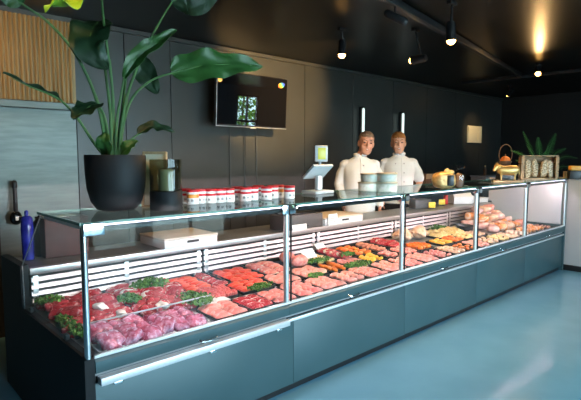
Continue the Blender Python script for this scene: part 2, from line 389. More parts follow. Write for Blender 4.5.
# ------------------------------------------------------------------ the counter
X0, X1, YF, ZT, ZG = .776, 7.03, 2.184, 1.215, .593
PX = [.79, 2.026, 3.276, 4.526, 5.72, 7.01]
YS = 3.17                                   # riser of the service side
YB = 3.62
ZW = .845                                   # service worktop
SD = 2.79                                   # back edge of the glass shelf
ctr = empty('display_counter', (3.9, 2.9, 0), 0, 'long refrigerated meat counter with glass front, teal grey base and chrome posts', 'counter')
C = lambda n, bm, mt, sm=True: wpart(n, bm, mt, ctr, sm)
prof = [(YF, 0), (YF, ZG), (YF + .03, ZG + .012), (YS - .01, ZG + .012), (YS, ZG + .03), (YS, ZW + .02), (YB, ZW + .02), (YB, 0)]
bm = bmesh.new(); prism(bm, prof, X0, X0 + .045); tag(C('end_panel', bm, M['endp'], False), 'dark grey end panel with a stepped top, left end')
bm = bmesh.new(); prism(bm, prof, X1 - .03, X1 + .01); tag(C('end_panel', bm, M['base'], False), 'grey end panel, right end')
bm = bmesh.new(); box(bm, X1 - .028, X1 - .008, YF + .05, YS + .05, ZG + .02, ZT - .012, 0, .004); tag(C('inner_end_wall', bm, M['endwhite']), 'white inner wall closing the right end')
bays = list(zip(PX, PX[1:]))
XI = X0 + .048
for k, (a, b) in enumerate(bays):
    a0 = XI if k == 0 else a + .062; b0 = b + .060 if k < 4 else X1 - .033
    bm = bmesh.new(); box(bm, a0, b0, YF + .012, YF + .04, .055, .468, 0, .003); C('base_panel', bm, M['base'])
bm = bmesh.new(); box(bm, XI, X1 - .033, YF + .045, YF + .08, .0, .47); C('plinth', bm, M['black'], False)
bm = bmesh.new(); box(bm, XI, X1 - .033, YF + .03, YF + .06, .44, .53); C('shadow_gap', bm, M['black'], False)
for k, (a, b) in enumerate(bays):
    a0 = XI if k == 0 else a + .011; b0 = b + .009 if k < 4 else X1 - .033
    bm = bmesh.new(); prism(bm, [(YF + .03, .515), (YF - .002, .520), (YF - .006, .528), (YF - .004, .575), (YF + .01, .587), (YF + .03, .587)], a0, b0)
    tr = C('trim_band', bm, M['base'])
    xm = (a0 + b0) / 2; pts = [(xm - .055, YF - .004, .535), (xm - .045, YF - .02, .528), (xm, YF - .026, .524), (xm + .045, YF - .02, .528), (xm + .055, YF - .004, .535)]
    bm = bmesh.new(); tube(bm, smoothpath(pts, 14), .006, 8); h = obj('latch_handle', bm, M['chrome'], tr)
for k, (a, b) in enumerate(bays):
    big = k == 0
    a0 = .835 if big else a + .012; b0 = b - .01 if big else (b + .008 if k < 4 else X1 - .033)
    bm = bmesh.new()
    if big: box(bm, a0, b0, YF - .035, YF + .012, .466, .503, 0, .003)
    else: box(bm, a0, b0, YF - .006, YF + .02, .474, .494, 0, .004)
    rl = C('bumper_rail', bm, M['alu'])
    if big:
        for t in (.07, .52, .93):
            xm = a0 + (b0 - a0) * t; bm = bmesh.new(); box(bm, xm - .02, xm + .02, YF - .03, YF + .012, .450, .4655, 0, .002); obj('bracket', bm, M['chrome'], rl)
# inside
def zdeck(y): return .563 + (y - 2.22) * .055
bm = bmesh.new(); prism(bm, [(YF + .02, .50), (YF + .02, .588), (YF + .035, .588), (YF + .06, .566), (YF + .1, zdeck(YF + .1)), (YS - .03, zdeck(YS - .03)), (YS - .03, .50)], X0 + .046, X1 - .032); C('display_deck', bm, M['deck'], False)
bm = bmesh.new(); box(bm, XI, X1 - .032, YF + .006, YF + .028, .588, .602, 0, .003); C('glass_channel', bm, M['white'])
# louvred air wall: one panel per bay
for k, (a, b) in enumerate(bays):
    a0 = X0 + .05 if k == 0 else a + .01; b0 = b - .01 if k < 4 else X1 - .04
    bm = bmesh.new(); box(bm, a0, b0, YS - .012, YS - .004, .62, .80)
    lp = C('louvre_panel', bm, M['black'], False)
    for j in range(4):
        z = .632 + j * .043
        bm = bmesh.new(); prism(bm, [(YS - .0125, z), (YS - .034, z + .004), (YS - .026, z + .027), (YS - .0125, z + .027)], a0, b0); s = obj('slat', bm, M['slat'], lp)
    for t in (.02, .5, .98):
        xm = a0 + (b0 - a0) * t; bm = bmesh.new(); box(bm, xm - .015, xm + .015, YS - .03, YS - .024, .62, .80, 0, .002); obj('bracket', bm, M['satin'], lp)
bm = bmesh.new(); box(bm, X0 + .047, X1 - .032, YS - .02, YS + .03, .803, ZW, 0, .004); C('worktop_edge', bm, M['slat'])
bm = bmesh.new(); box(bm, X0 + .047, X1 - .032, YS + .03, YB, .80, ZW - .003, 0, .004); C('worktop', bm, M['worksteel'])
bm = bmesh.new(); box(bm, X0 + .047, X1 - .032, YB - .03, YB - .002, .02, .798); C('rear_panel', bm, M['endp'], False)
# posts, clamps
for k, x in enumerate(PX):
    x = x if k else PX[0] + .008
    bm = bmesh.new(); tube(bm, [(x, YF + .016, ZG + (.001 if k in (0, 5) else .012)), (x, YF + .016, ZT - .014)], .0155 if k == 0 else .0175, 16, cap=False)
    po = C('glass_post', bm, M['chrome'] if k == 0 else M['satin'])
    bm = bmesh.new()
    xa, xb = (x - .012, x + .085) if k == 0 else ((x - .055, x + .055) if k < 5 else (x - .07, x + .01))
    box(bm, xa, xb, YF - .016, YF + .03, ZT - .055, ZT + .004, 0, .005)
    if 0 < k < 5: box(bm, x - .003, x + .003, YF - .018, YF + .0, ZT - .057, ZT + .006, 1)
    obj('glass_clamp', bm, [M['chrome'], M['rubber']], po)
    if 0 < k < 5:
        bm = bmesh.new(); box(bm, x + .026, x + .031, YF - .002, YF + .008, ZG + .012, ZT - .06); obj('glass_seal', bm, M['rubber'], po)
for k, (a, b) in enumerate(bays):
    a0 = a + .03; b0 = b + .022 if k < 4 else X1 - .03
    if k: a0 = a + .034
    bm = bmesh.new(); box(bm, a0, b0, YF - .001, YF + .005, ZG + .01, ZT - .02); C('front_pane', bm, M['glass'], False)
    sa, sb = (X0 if k == 0 else a + .002), (b - .002 if k < 4 else X1 + .008)
    bm = bmesh.new(); box(bm, sa, sb, YF - .004, SD, ZT - .006, ZT + .006)
    for f in bm.faces: f.material_index = 0 if abs(f.normal.z) > .5 else 1
    sh = C('glass_shelf', bm, [M['shelfglass'], M['glassedge']], False)
    bm = bmesh.new(); prism(bm, [(YF + .010, ZT - .0065), (YF + .010, ZT - .043), (YF + .013, ZT - .043), (YF + .016, ZT - .016), (YF + .055, ZT - .013), (YF + .055, ZT - .0065)], a0 + .06, b0 - .06)
    st = obj('light_rail', bm, M['black'], sh)
    bm = bmesh.new(); tube(bm, [(a0 + .07, YF + .0225, ZT - .0235), (b0 - .07, YF + .0225, ZT - .0235)], .006, 8); obj('led_tube', bm, M['led'], sh)
    bm = bmesh.new(); box(bm, a0 + .06, b0 - .06, YF + .0055, YF + .0095, ZT - .0155, ZT - .0075); obj('lens_strip', bm, M['purple_led'], sh)
bm = bmesh.new(); prism(bm, [(YF + .04, ZG + .013), (YF + .04, ZT - .007), (SD - .03, ZT - .007), (YS - .004, ZW + .02), (YS - .012, ZG + .013)], X0 + .008, X0 + .014); C('side_pane', bm, M['glass'], False)
bm = bmesh.new(); tube(bm, [(X0 + .011, SD - .028, ZT - .008), (X0 + .011, YS - .002, ZW + .02)], .0035, 6); tube(bm, [(X0 + .011, YS - .005, ZW + .02), (X0 + .011, YS - .012, ZG + .015)], .0035, 6); C('side_pane_edge', bm, M['satin'])
for yy in (YF + .3, YS - .1):
    bm = bmesh.new(); box(bm, X0 + .014, X0 + .034, yy - .02, yy + .02, ZG + .012, ZG + .04, 0, .003); C('glass_holder', bm, M['black'])
bm = bmesh.new(); box(bm, X0 + .02, X0 + .05, YF + .02, SD - .04, ZT - .03, ZT - .007, 0, .003); C('shelf_arm', bm, M['satin'])
for x in PX[1:5]:
    bm = bmesh.new(); box(bm, x - .015, x + .015, YF + .035, SD - .04, ZT - .03, ZT - .007, 0, .003); C('shelf_arm', bm, M['satin'])

# half-height unit closing the right end
hc = empty('side_counter', (7.5, 1.2, 0), 0, 'pale grey half-height counter at the far right end of the meat counter', 'counter')
bm = bmesh.new(); box(bm, 7.06, 7.75, -.4, 2.55, .075, 1.19, 0, .004); wpart('body', bm, M['halfwall'], hc)
bm = bmesh.new(); box(bm, 7.055, 7.76, -.41, 2.56, 1.192, 1.21, 0, .003); wpart('top', bm, M['halfwall'], hc)
bm = bmesh.new(); box(bm, 7.052, 7.74, -.39, 2.54, 0, .073, 0, .002); wpart('skirting', bm, M['black'], hc)
# low unit along the back wall
bc = empty('back_counter', (8.0, 4.33, 0), 0, 'black low cabinet along the dark back wall, right of the men', 'cabinet')
bm = bmesh.new(); box(bm, 6.45, 9.6, 4.06, 4.6, 0, 1.0, 0, .004); wpart('body', bm, M['black'], bc)
bm = bmesh.new(); box(bm, 6.43, 9.62, 4.03, 4.61, 1.002, 1.03, 0, .004); wpart('top', bm, M['black'], bc)
# ------------------------------------------------------------------ things on the glass shelf
ZS = ZT + .0065
def base(px, py, z=ZS): p = at_z(px, py, z); return Vector((p.x, p.y, z))

# big potted plant
pb_ = Vector((1.13, 2.60, ZS)); PY = 2.60
pl = empty('potted_plant', pb_, 0, 'big broad-leaved green plant in a matt black pot on the glass shelf', 'plant')
bm = bmesh.new(); lathe(bm, [(0, 0), (.085, 0), (.105, .008), (.135, .05), (.152, .12), (.158, .20), (.160, .295), (.157, .300), (.150, .298), (.148, .25), (0, .25)], 40)
obj('pot', bm, M['pot'], pl)
bm = bmesh.new(); lathe(bm, [(0, .262), (.09, .262), (.147, .254), (.147, .251), (0, .251)], 28); obj('soil', bm, M['soil'], pl)
Z0 = ZS + .262
def leaf_bm(mid, W, nrm, fold=.35, wav=.02, seed=0, thick=.0025, pw=.75, nx=8, n=26):
    bm = bmesh.new(); P = smoothpath(mid, n); rows = []
    for i, p in enumerate(P):
        t = i / n; tg = (P[min(i + 1, n)] - P[max(i - 1, 0)]).normalized()
        side = tg.cross(Vector(nrm)).normalized(); up = side.cross(tg).normalized()
        wd = W * max(0.0, math.sin(PI * min(1, (t * .985 + .012)) ** pw)) ** .62 + .001
        row = []
        for j in range(-nx, nx + 1):
            s = j / nx
            h = abs(s) * wd * fold + wav * abs(s) ** 1.5 * math.sin(t * 17 + seed * 2.1 + (1.3 if s > 0 else 0)) + .10 * W * noise.noise(Vector((t * 6, s * 2, seed)))
            row.append(bm.verts.new(p + side * (s * wd * (1 - .12 * fold)) + up * h))
        rows.append(row)
    for a, b in zip(rows, rows[1:]):
        for j in range(2 * nx): bm.faces.new((a[j], a[j + 1], b[j + 1], b[j]))
    bmesh.ops.recalc_face_normals(bm, faces=bm.faces[:])
    bmesh.ops.solidify(bm, geom=bm.faces[:], thickness=thick)
    return bm, P
def leaf(pts, W, nrm, m='leaf', stem=None, fold=.3, seed=0, pw=.75, wav=None, srad=(.010, .005)):
    mid = [at_y(*p) for p in pts]; wav = .13 * W if wav is None else wav
    bm, P = leaf_bm(mid, W, nrm, fold, wav, seed, pw=pw)
    lf = wpart('leaf', bm, M[m], pl)
    bm = bmesh.new(); tube(bm, [p - Vector(nrm).normalized() * .003 for p in P[:-3]], [.0055 * (1 - i / len(P)) + .0012 for i in range(len(P) - 3)], 6)
    obj('midrib', bm, M['stem'], lf, -Vector(pl.location) * 0)
    if stem:
        sp = smoothpath([at_y(*p) for p in stem] + [mid[0]], 20)
        sp[0].z = Z0 - .01
        bm = bmesh.new(); tube(bm, sp, [srad[0] + (srad[1] - srad[0]) * i / 20 for i in range(21)], 8); obj('stem', bm, M['stem'], lf)
    return lf
cv = (-.75, -.62, .2)                                        # towards the shop side
Y = PY
leaf([(98, 22, 2.62), (92, 30, 2.55), (90, 48, 2.5), (108, 70, 2.46)], .105, (-.6, -.75, .35), 'leafdark', [(112, 155, Y), (110, 110, 2.6), (104, 60, 2.64), (100, 28, 2.66)], .18, 1, .62)
leaf([(22, 4, 2.5), (10, -6, 2.5), (-12, -24, 2.5)], .05, cv, 'leaf', [(107, 155, Y), (98, 105, 2.58), (78, 58, 2.55), (50, 24, 2.52)], .3, 2)
leaf([(102, -8, 2.35), (86, -2, 2.3), (68, 5, 2.28), (44, 6, 2.28)], .075, (-.45, -.35, .8), 'leafbacklit', [(110, 155, Y), (113, 100, 2.6), (106, 40, 2.55), (102, 5, 2.45)], .25, 3, .7, .03)
leaf([(172, 2, 2.55), (185, -4, 2.5), (200, -1, 2.46), (222, -14, 2.45)], .10, (-.5, -.7, -.35), 'leafdark', [(118, 155, Y), (126, 100, 2.6), (144, 52, 2.58), (162, 18, 2.56)], .2, 4, .7)
leaf([(124, 78, 2.58), (138, 58, 2.55), (155, 45, 2.52), (176, 30, 2.5)], .05, (-.35, -.75, .55), 'leaf', [(115, 155, Y), (117, 120, 2.6), (121, 95, 2.59)], .5, 5, .9)
leaf([(172, 73, 2.56), (200, 66, 2.50), (230, 64, 2.46), (263, 66, 2.43)], .10, (-.66, -.66, .22), 'leaf', [(120, 155, Y), (123, 125, 2.6), (133, 97, 2.6), (152, 80, 2.58)], .12, 6, .62, .018)
leaf([(133, 60, 2.72), (142, 68, 2.72), (150, 80, 2.7), (158, 94, 2.68)], .07, cv, 'leafdark', [(116, 155, Y), (122, 112, 2.66), (127, 70, 2.72)], .2, 7)
leaf([(60, 99, 2.50), (48, 93, 2.47), (30, 86, 2.44), (3, 73, 2.40)], .020, (-.3, -.3, .9), 'leafdark', [(104, 155, Y), (92, 140, 2.58), (76, 116, 2.54)], .6, 8, .8, .008)
leaf([(98, 104, 2.55), (90, 106, 2.5), (82, 112, 2.48), (72, 118, 2.46)], .062, (-.5, -.55, .6), 'leafdark', [(109, 155, Y), (108, 135, 2.58), (104, 115, 2.57)], .2, 9, .8)
leaf([(106, 156, 2.54), (105, 148, 2.50), (104, 140, 2.49), (106, 132, 2.50)], .045, cv, 'leaf', [(108, 158, Y)], .2, 10)
leaf([(121, 156, 2.52), (126, 150, 2.48), (131, 145, 2.47), (138, 141, 2.46)], .042, (-.6, -.5, .6), 'leaf', [(117, 158, Y)], .3, 11)
leaf([(138, 134, 2.55), (150, 128, 2.52), (160, 129, 2.5), (175, 132, 2.47)], .045, (-.4, -.45, .75), 'leafdark', [(119, 157, Y), (124, 146, 2.58)], .35, 12, .75)
for a, b, c in (((111, 156), (101, 112), (90, 80)), ((114, 156), (113, 100), (110, 60)), ((119, 156), (124, 118), (128, 96))):
    bm = bmesh.new(); q = smoothpath([at_y(*a, Y + .03), at_y(*b, Y + .03), at_y(*c, Y + .04)], 14); q[0].z = Z0 - .01
    tube(bm, q, [.011 - .006 * i / 14 for i in range(15)], 8); wpart('stem', bm, M['stem'], pl)

# framed board leaning behind the lantern
p = base(157, 207)
fb = empty('framed_board', (1.33, 2.56, ZS), 0, 'cream board in a pale wooden frame standing behind the black lantern', 'board')
q = Matrix.Rotation(math.radians(-48), 4, 'Z') @ Matrix.Rotation(math.radians(-7), 4, 'X')
bm = bmesh.new()
for (a, b, c, d) in ((-.07, -.055, 0, .32), (.055, .07, 0, .32), (-.055, .055, 0, .015), (-.055, .055, .305, .32)): box(bm, a, b, -.012, .012, c, d, 0, .002, q)
obj('frame', bm, M['wood'], fb)
bm = bmesh.new(); box(bm, -.055, .055, -.004, .006, .015, .305, 0, 0, q); obj('panel', bm, M['card'], fb)

# lantern
lp = Vector((1.335, 2.425, ZS))
ln = empty('candle_lantern', lp, 0, 'black cylindrical lantern with smoked glass and an ivory candle, beside the pot', 'lantern')
bm = bmesh.new(); lathe(bm, [(0, 0), (.086, 0), (.088, .004), (.088, .098), (.085, .103), (.076, .104), (0, .104)], 36); obj('base', bm, M['pot'], ln)
bm = bmesh.new(); lathe(bm, [(.087, .1045), (.087, .275), (.083, .275), (.083, .1045), (.087, .1045)], 36); obj('glass_cylinder', bm, M['smoke'], ln)
bm = bmesh.new(); lathe(bm, [(0, .105), (.040, .105), (.040, .218), (.034, .222), (0, .218)], 24); cn = obj('candle', bm, M['candle'], ln)
bm = bmesh.new(); tube(bm, [(0, 0, .217), (.001, 0, .230)], .0015, 6); obj('wick', bm, M['black'], cn)

# fourteen cans
def can_mesh():
    body = bmesh.new(); lathe(body, [(0, 0), (.034, 0), (.037, .003), (.037, .072), (.035, .075), (0, .075)], 24)
    for f in body.faces:
        z = f.calc_center_median().z
        f.material_index = 0
    band = bmesh.new(); lathe(band, [(.0372, .048), (.0376, .0485), (.0376, .0615), (.0372, .062)], 24)
    lid = bmesh.new(); lathe(lid, [(.030, .0752), (.0385, .0755), (.0392, .078), (.0392, .087), (.037, .0895), (0, .0895)], 24)
    mark = bmesh.new()
    for s in (-1, 1):
        for j in range(5):
            a0 = -PI * .5 + s * .35 + (j - 2) * .09
            z0 = .018; r = .0375
            v = [mark.verts.new((r * math.cos(t), r * math.sin(t), z)) for t, z in ((a0 - .03, z0), (a0 + .03, z0), (a0 + .03, z0 + .012 + .006 * (j % 2)), (a0 - .03, z0 + .012 + .006 * (j % 2)))]
            mark.faces.new(v)
    return mesh('can_body', body, M['label']), mesh('can_band', band, M['red']), mesh('can_band2', band2(), M['orangeband']), mesh('can_lid', lid, M['red']), mesh('can_mark', mark, M['greyplastic'])
def band2():
    b = bmesh.new(); lathe(b, [(.0372, .040), (.0376, .0405), (.0376, .0615), (.0372, .062)], 24); return b
cb, cband, cband2, clid, cmark = can_mesh()
ords = ['first', 'second', 'third', 'fourth', 'fifth', 'sixth', 'seventh', 'eighth', 'ninth', 'tenth', 'eleventh', 'twelfth', 'thirteenth', 'last']
cpx = [(184.5, .10, 0), (192.5, 0, 1), (200.4, .02, 0), (210, 0, 0), (219.8, 0, 0), (228.6, 0, 0), (237.2, .09, 0), (245.6, 0, 0), (252.8, .02, 0), (258.3, .12, 0), (266.4, 0, 0), (273, .06, 0), (278.6, .08, 1), (289.3, -.02, 0)]
for i, (px, dy, ob) in enumerate(cpx):
    y = 2.585 - (px - 184) * .00095 + dy
    p = at_y(px, 180, y)
    c = empty('tin_can', (p.x, y, ZS), R.uniform(-.6, .6) - .6, 'red-lidded white can, %s from the left in the row on the glass shelf' % ords[i], 'can', 'red-lidded cans on the glass shelf')
    link('can_body', cb, c); b = link('label_band', cband2 if ob else cband, c); link('lid', clid, c); link('label_print', cmark, c)

# weighing scale with customer display
sc = empty('weighing_scale', (2.80, 2.66, ZS), 0, 'pale grey shop scale with a tilted panel and yellow customer display', 'scale')
sc.scale = (.93, .93, .93)
bm = bmesh.new(); box(bm, -.115, .115, -.075, .095, 0, .026, 0, .008); obj('base', bm, M['scalewhite'], sc)
bm = bmesh.new(); box(bm, -.03, .03, -.02, .02, .0265, .15, 0, .008); obj('column', bm, M['scalewhite'], sc)
q = Matrix.Translation((-.01, .0, .185)) @ Matrix.Rotation(math.radians(-40), 4, 'X')
bm = bmesh.new(); box(bm, -.12, .12, -.085, .085, -.012, .012, 0, .006, q); kp = obj('keypad', bm, M['scalewhite'], sc)
bm = bmesh.new()
for i in range(5):
    for j in range(3): box(bm, -.10 + i * .042, -.07 + i * .042, -.06 + j * .045, -.03 + j * .045, .0125, .016, 0, 0, q)
obj('keys', bm, M['greybox'], kp)
bm = bmesh.new(); tube(bm, [(.045, .03, .16), (.05, .035, .28)], .012, 10); obj('display_pole', bm, M['scalewhite'], sc)
dm = Matrix.Translation((.05, .02, .335)) @ Matrix.Rotation(math.radians(-30), 4, 'Z')
bm = bmesh.new(); box(bm, -.058, .058, -.014, .014, -.07, .07, 0, .01, dm); dh = obj('display_head', bm, M['scalewhite'], sc)
bm = bmesh.new(); box(bm, -.032, .036, -.0175, -.0145, -.048, .05, 0, .001, dm); obj('screen', bm, M['screen'], dh)

# tubs in front of the men
def tub(px, y, z, r, h, label):
    p = at_y(px, 185, y)
    t = empty('food_tub', (p.x, y, z), R.uniform(0, 3), label, 'tub', 'stacked tubs on the glass shelf')
    bm = bmesh.new(); lathe(bm, [(0, 0), (r * .93, 0), (r * .96, .004), (r, h - .014), (r * .98, h - .0135), (0, h - .0135)], 32); obj('tub_body', bm, M['tub'], t)
    bm = bmesh.new(); lathe(bm, [(r * .98, h - .013), (r * 1.05, h - .012), (r * 1.05, h - .002), (r * 1.0, h), (0, h)], 32); obj('lid', bm, M['tublid'], t)
    bm = bmesh.new(); lathe(bm, [(r * .962, .008), (r * .978, .010), (r * 1.002, h - .022), (r * .99, h - .02)], 32); obj('label_band', bm, M['tublabel'], t)
tub(368.5, 2.56, ZS, .088, .075, 'round pale tub, lower one of the left stack before the men')
tub(370, 2.56, ZS + .0755, .080, .072, 'round pale tub, upper one of the left stack before the men')
tub(386, 2.44, ZS, .094, .078, 'round pale tub, lower one of the right stack before the men')
tub(386.5, 2.44, ZS + .0785, .086, .074, 'round pale tub, upper one of the right stack before the men')

# gold gift parcel and clear bag
gb = base(447, 189.5)
g = empty('gift_parcel', gb + Vector((.05, .06, 0)), math.radians(-48), 'gold wrapped parcel with black ribbon on the glass shelf, right of the men', 'parcel')
bm = bmesh.new(); blob(bm, .10, .06, .078, 3, .06, 14, 3.2, 24, 14, M4=Matrix.Translation((0, 0, .076))); obj('wrapping', bm, M['goldbag'], g)
bm = bmesh.new(); box(bm, .015, .075, -.066, .066, .03, .125, 0, .01); rb = obj('ribbon', bm, M['black'], g)
bm = bmesh.new(); blob(bm, .04, .014, .02, 5, .1, 20, 2, M4=Matrix.Translation((.05, -.01, .152))); blob(bm, .025, .012, .03, 8, .1, 20, 2, M4=Matrix.Translation((.02, -.01, .155))); obj('bow', bm, M['goldbag'], rb)
g = empty('clear_bag', base(463, 188.5) + Vector((.02, .05, 0)), math.radians(-48), 'dark filled clear bag standing right beside the gold parcel', 'bag')
bm = bmesh.new(); blob(bm, .045, .035, .07, 4, .08, 16, 2.8, 20, 12, M4=Matrix.Translation((0, 0, .07))); obj('contents', bm, M['brown'], g)
bm = bmesh.new(); blob(bm, .05, .04, .085, 6, .1, 16, 2.6, 20, 12, M4=Matrix.Translation((0, 0, .086))); tube(bm, [(0, 0, .165), (0, 0, .18), (.005, 0, .20)], [.012, .018, .04], 10); obj('film', bm, M['plastic'], g)

# cow on a board
cw = at_z(508, 182.5, ZS); cq = math.radians(-52)
bd = empty('serving_board', (cw.x + .02, cw.y + .02, ZS), cq, 'pale wooden board under the gold cow on the glass shelf', 'board')
bm = bmesh.new(); box(bm, -.155, .14, -.06, .06, 0, .022, 0, .004); obj('plank', bm, M['wood'], bd)
cow = empty('cow_figurine', (cw.x + .02, cw.y + .02, ZS + .0225), cq, 'small gold cow figurine standing on the wooden board', 'figurine')
tmp = bmesh.new()
tube(tmp, [(-.065, 0, .105), (-.03, 0, .10), (.02, 0, .10), (.07, 0, .105)], [.044, .047, .05, .046], 16)
tube(tmp, [(-.07, 0, .125), (-.105, -.02, .145)], [.032, .026], 12); tube(tmp, [(-.105, -.022, .145), (-.135, -.04, .105)], [.027, .017], 12)
for sx in (-.062, -.05, .068, .08):
    sy = .018 if sx in (-.05, .08) else -.018
    tube(tmp, [(sx, sy, .08), (sx, sy, .04), (sx, sy, .008)], [.018, .0085, .0075], 10)
for s in (-1, 1):
    tube(tmp, [(-.10, s * .015, .162), (-.105, s * .034, .184)], [.006, .003], 8); tube(tmp, [(-.095, s * .02, .150), (-.09, s * .05, .148)], [.006, .009], 8)
tube(tmp, [(.10, 0, .12), (.115, 0, .09), (.113, 0, .06)], [.006, .005, .007], 8); blob(tmp, .016, .016, .012, M4=Matrix.Translation((.045, 0, .058)))
def remeshed(name, bm, vox, mats, smooth=2):
    me = bpy.data.meshes.new('t'); bm.to_mesh(me); bm.free(); o = bpy.data.objects.new('t', me); COL.objects.link(o)
    md = o.modifiers.new('r', 'REMESH'); md.mode = 'VOXEL'; md.voxel_size = vox
    if smooth: sm = o.modifiers.new('s', 'SMOOTH'); sm.iterations = smooth; sm.factor = .5
    dg = bpy.context.evaluated_depsgraph_get(); dg.update()
    out = bpy.data.meshes.new_from_object(o.evaluated_get(dg)); out.name = name
    bpy.data.objects.remove(o); bpy.data.meshes.remove(me)
    out.materials.clear()
    for mm in (mats if isinstance(mats, (list, tuple)) else [mats]): out.materials.append(mm)
    for p in out.polygons: p.use_smooth = True
    return out
cow.scale = (1.12,) * 3
link('body', remeshed('cow', tmp, .0045, M['gold']), cow)

# wooden crate with bags of dried beans
cr = at_z(538, 181.5, ZS); cr = Vector((6.12, 2.47, ZS))
cd_ = at_y(538, 170, 2.40)
ct = empty('wooden_crate', (cd_.x, 2.40, ZS), math.radians(-58), 'open wooden crate lying on its side, holding bags, on the glass shelf', 'crate')
cwid, chh, cdp = .21, .30, .20
for z in (.0, .288): bm = bmesh.new(); box(bm, -cwid, cwid, -cdp / 2, cdp / 2, z, z + .012, 0, .001); obj('board', bm, M['wood'], ct)
for s in (-1, 1):
    for j in range(3):
        bm = bmesh.new(); box(bm, s * cwid - .006, s * cwid + .006, -cdp / 2, cdp / 2, .016 + j * .092, .016 + j * .092 + .082, 0, .001); obj('side_slat', bm, M['wood'], ct)
    for (a, b) in ((-cdp / 2, -cdp / 2 + .02), (cdp / 2 - .02, cdp / 2)):
        bm = bmesh.new(); box(bm, s * cwid - s * .028, s * cwid - s * .007, a, b, .0125, .2875, 0, .001); obj('corner_post', bm, M['wood'], ct)
bm = bmesh.new()
for j in range(3): box(bm, -cwid + .03, cwid - .03, cdp / 2 - .008, cdp / 2, .016 + j * .092, .016 + j * .092 + .082)
obj('back_slats', bm, M['wood'], ct)
bl = ['left', 'second', 'third', 'right']
for i in range(4):
    lx = -.135 + i * .09; off = Vector((lx, -.035, .013)); off.rotate(Euler((0, 0, math.radians(-58))))
    g = empty('bean_bag', Vector(ct.location) + off, math.radians(-58), 'clear bag of pale dried beans in the crate, %s of the four' % ['leftmost', 'second from left', 'third from left', 'rightmost'][i], 'bag', 'bags in the wooden crate')
    bm = bmesh.new(); blob(bm, .044, .040, .115, i, .12, 18, 2.5, 20, 14, M4=Matrix.Rotation(R.uniform(-.12, .12), 4, 'Y') @ Matrix.Translation((0, 0, .118))); obj('beans', bm, M['nuts'], g)
    bm = bmesh.new(); tube(bm, [(0, 0, .228), (.004, 0, .240), (.008, .004, .268)], [.02, .010, .03], 12, flat=.5); obj('bag_neck', bm, M['plastic'], g)

# basket with ring handle and pumpkin on a tray behind the cow
bk = at_y(505, 170, 2.62); BK = Vector((bk.x, 2.62, ZS + .181))
pd = empty('black_box', (bk.x, 2.62, ZS), math.radians(-50), 'small black box carrying the basket, behind the gold cow', 'box')
bm = bmesh.new(); box(bm, -.085, .085, -.085, .085, 0, .165, 0, .003); obj('body', bm, M['black'], pd)
bm = bmesh.new(); box(bm, -.09, .09, -.09, .09, .1655, .18, 0, .003); obj('lid', bm, M['black'], pd)
t = empty('handle_basket', BK, math.radians(-50), 'dark shallow basket with a tall round wooden handle, behind the gold cow', 'basket')
bm = bmesh.new(); lathe(bm, [(0, 0), (.055, 0), (.06, .004), (.078, .05), (.074, .05), (.056, .010), (0, .010)], 28); obj('bowl', bm, M['brown'], t)
bm = bmesh.new(); tube(bm, [(.078 * math.cos(a), 0, .135 + .12 * math.sin(a)) for a in [math.radians(-38 + i * 256 / 28) for i in range(29)]], .0055, 8); obj('handle', bm, M['brown'], t)
bm = bmesh.new()
n = 40
prof = [(.0, .0)] + [(math.cos(a), math.sin(a)) for a in [math.radians(-80 + 16 * i) for i in range(11)]] + [(0, .92)]
lathe(bm, [(max(0, r) * .062, z * .05 + .05) for r, z in prof[1:-1]], n)
for v in bm.verts:
    a = math.atan2(v.co.y, v.co.x); k = 1 - .07 * abs(math.cos(a * 4)); v.co.x *= k; v.co.y *= k
bmesh.ops.holes_fill(bm, edges=[e for e in bm.edges if len(e.link_faces) == 1])
off = Vector((0, 0, .011)); pk = empty('pumpkin', BK + off, .4, 'small orange pumpkin lying in the basket with the round handle', 'pumpkin')
obj('fruit', bm, M['orange'], pk)
bm = bmesh.new(); tube(bm, [(0, 0, .098), (.004, 0, .112), (.012, 0, .12)], [.009, .007, .006], 8); obj('stalk', bm, M['brown'], pk)

# fern in a tall planter behind the counter's right end
fx = at_y(541, 170, 2.86); fl = Vector((fx.x, 2.86, 0))
fp = empty('potted_fern', fl, 0, 'dark green fern in a tall black planter behind the wooden crate', 'plant')
bm = bmesh.new(); lathe(bm, [(0, 0), (.13, 0), (.14, .01), (.19, 1.14), (.175, 1.15), (.17, 1.08), (0, 1.08)], 28); obj('planter', bm, M['pot'], fp)
def frond(tip, lift, seed):
    b0 = fl + Vector((0, 0, 1.08)); tp = at_y(*tip)
    mid = (b0 + tp) / 2 + Vector((0, 0, lift)); P = smoothpath([b0, mid, tp], 56); bm = bmesh.new(); rr = random.Random(seed)
    tube(bm, P, [.006 * (1 - i / 57) + .0015 for i in range(57)], 6)
    for i in range(10, 56, 2):
        t = i / 56; tg = (P[i + 1] - P[i - 1]).normalized(); s = tg.cross(Vector((-.7, -.6, .45))).normalized(); ln_ = .065 * math.sin(PI * (t * .92 + .06)) ** .8 + .01
        for sg in (-1, 1):
            d = (s * sg + tg * .75 + Vector((0, 0, -.12))).normalized(); a = P[i]; wv = tg * .0042
            vs = [bm.verts.new(a - wv), bm.verts.new(a + d * ln_ * .5 - wv * 1.1), bm.verts.new(a + d * ln_), bm.verts.new(a + d * ln_ * .5 + wv * 1.1), bm.verts.new(a + wv)]
            bm.faces.new(vs)
    wpart('frond', bm, M['fern'], fp, False)
for k, (tip, lift) in enumerate([((523, 131, 2.86), .06), ((538, 137, 3.0), .1), ((556, 133, 2.8), .08), ((510, 150, 2.9), .14), ((578, 158, 2.8), .2), ((566, 148, 2.8), .16), ((527, 146, 2.7), .12), ((548, 146, 2.65), .12), ((575, 168, 2.95), .14), ((515, 160, 2.75), .12)]):
    frond(tip, lift, k)

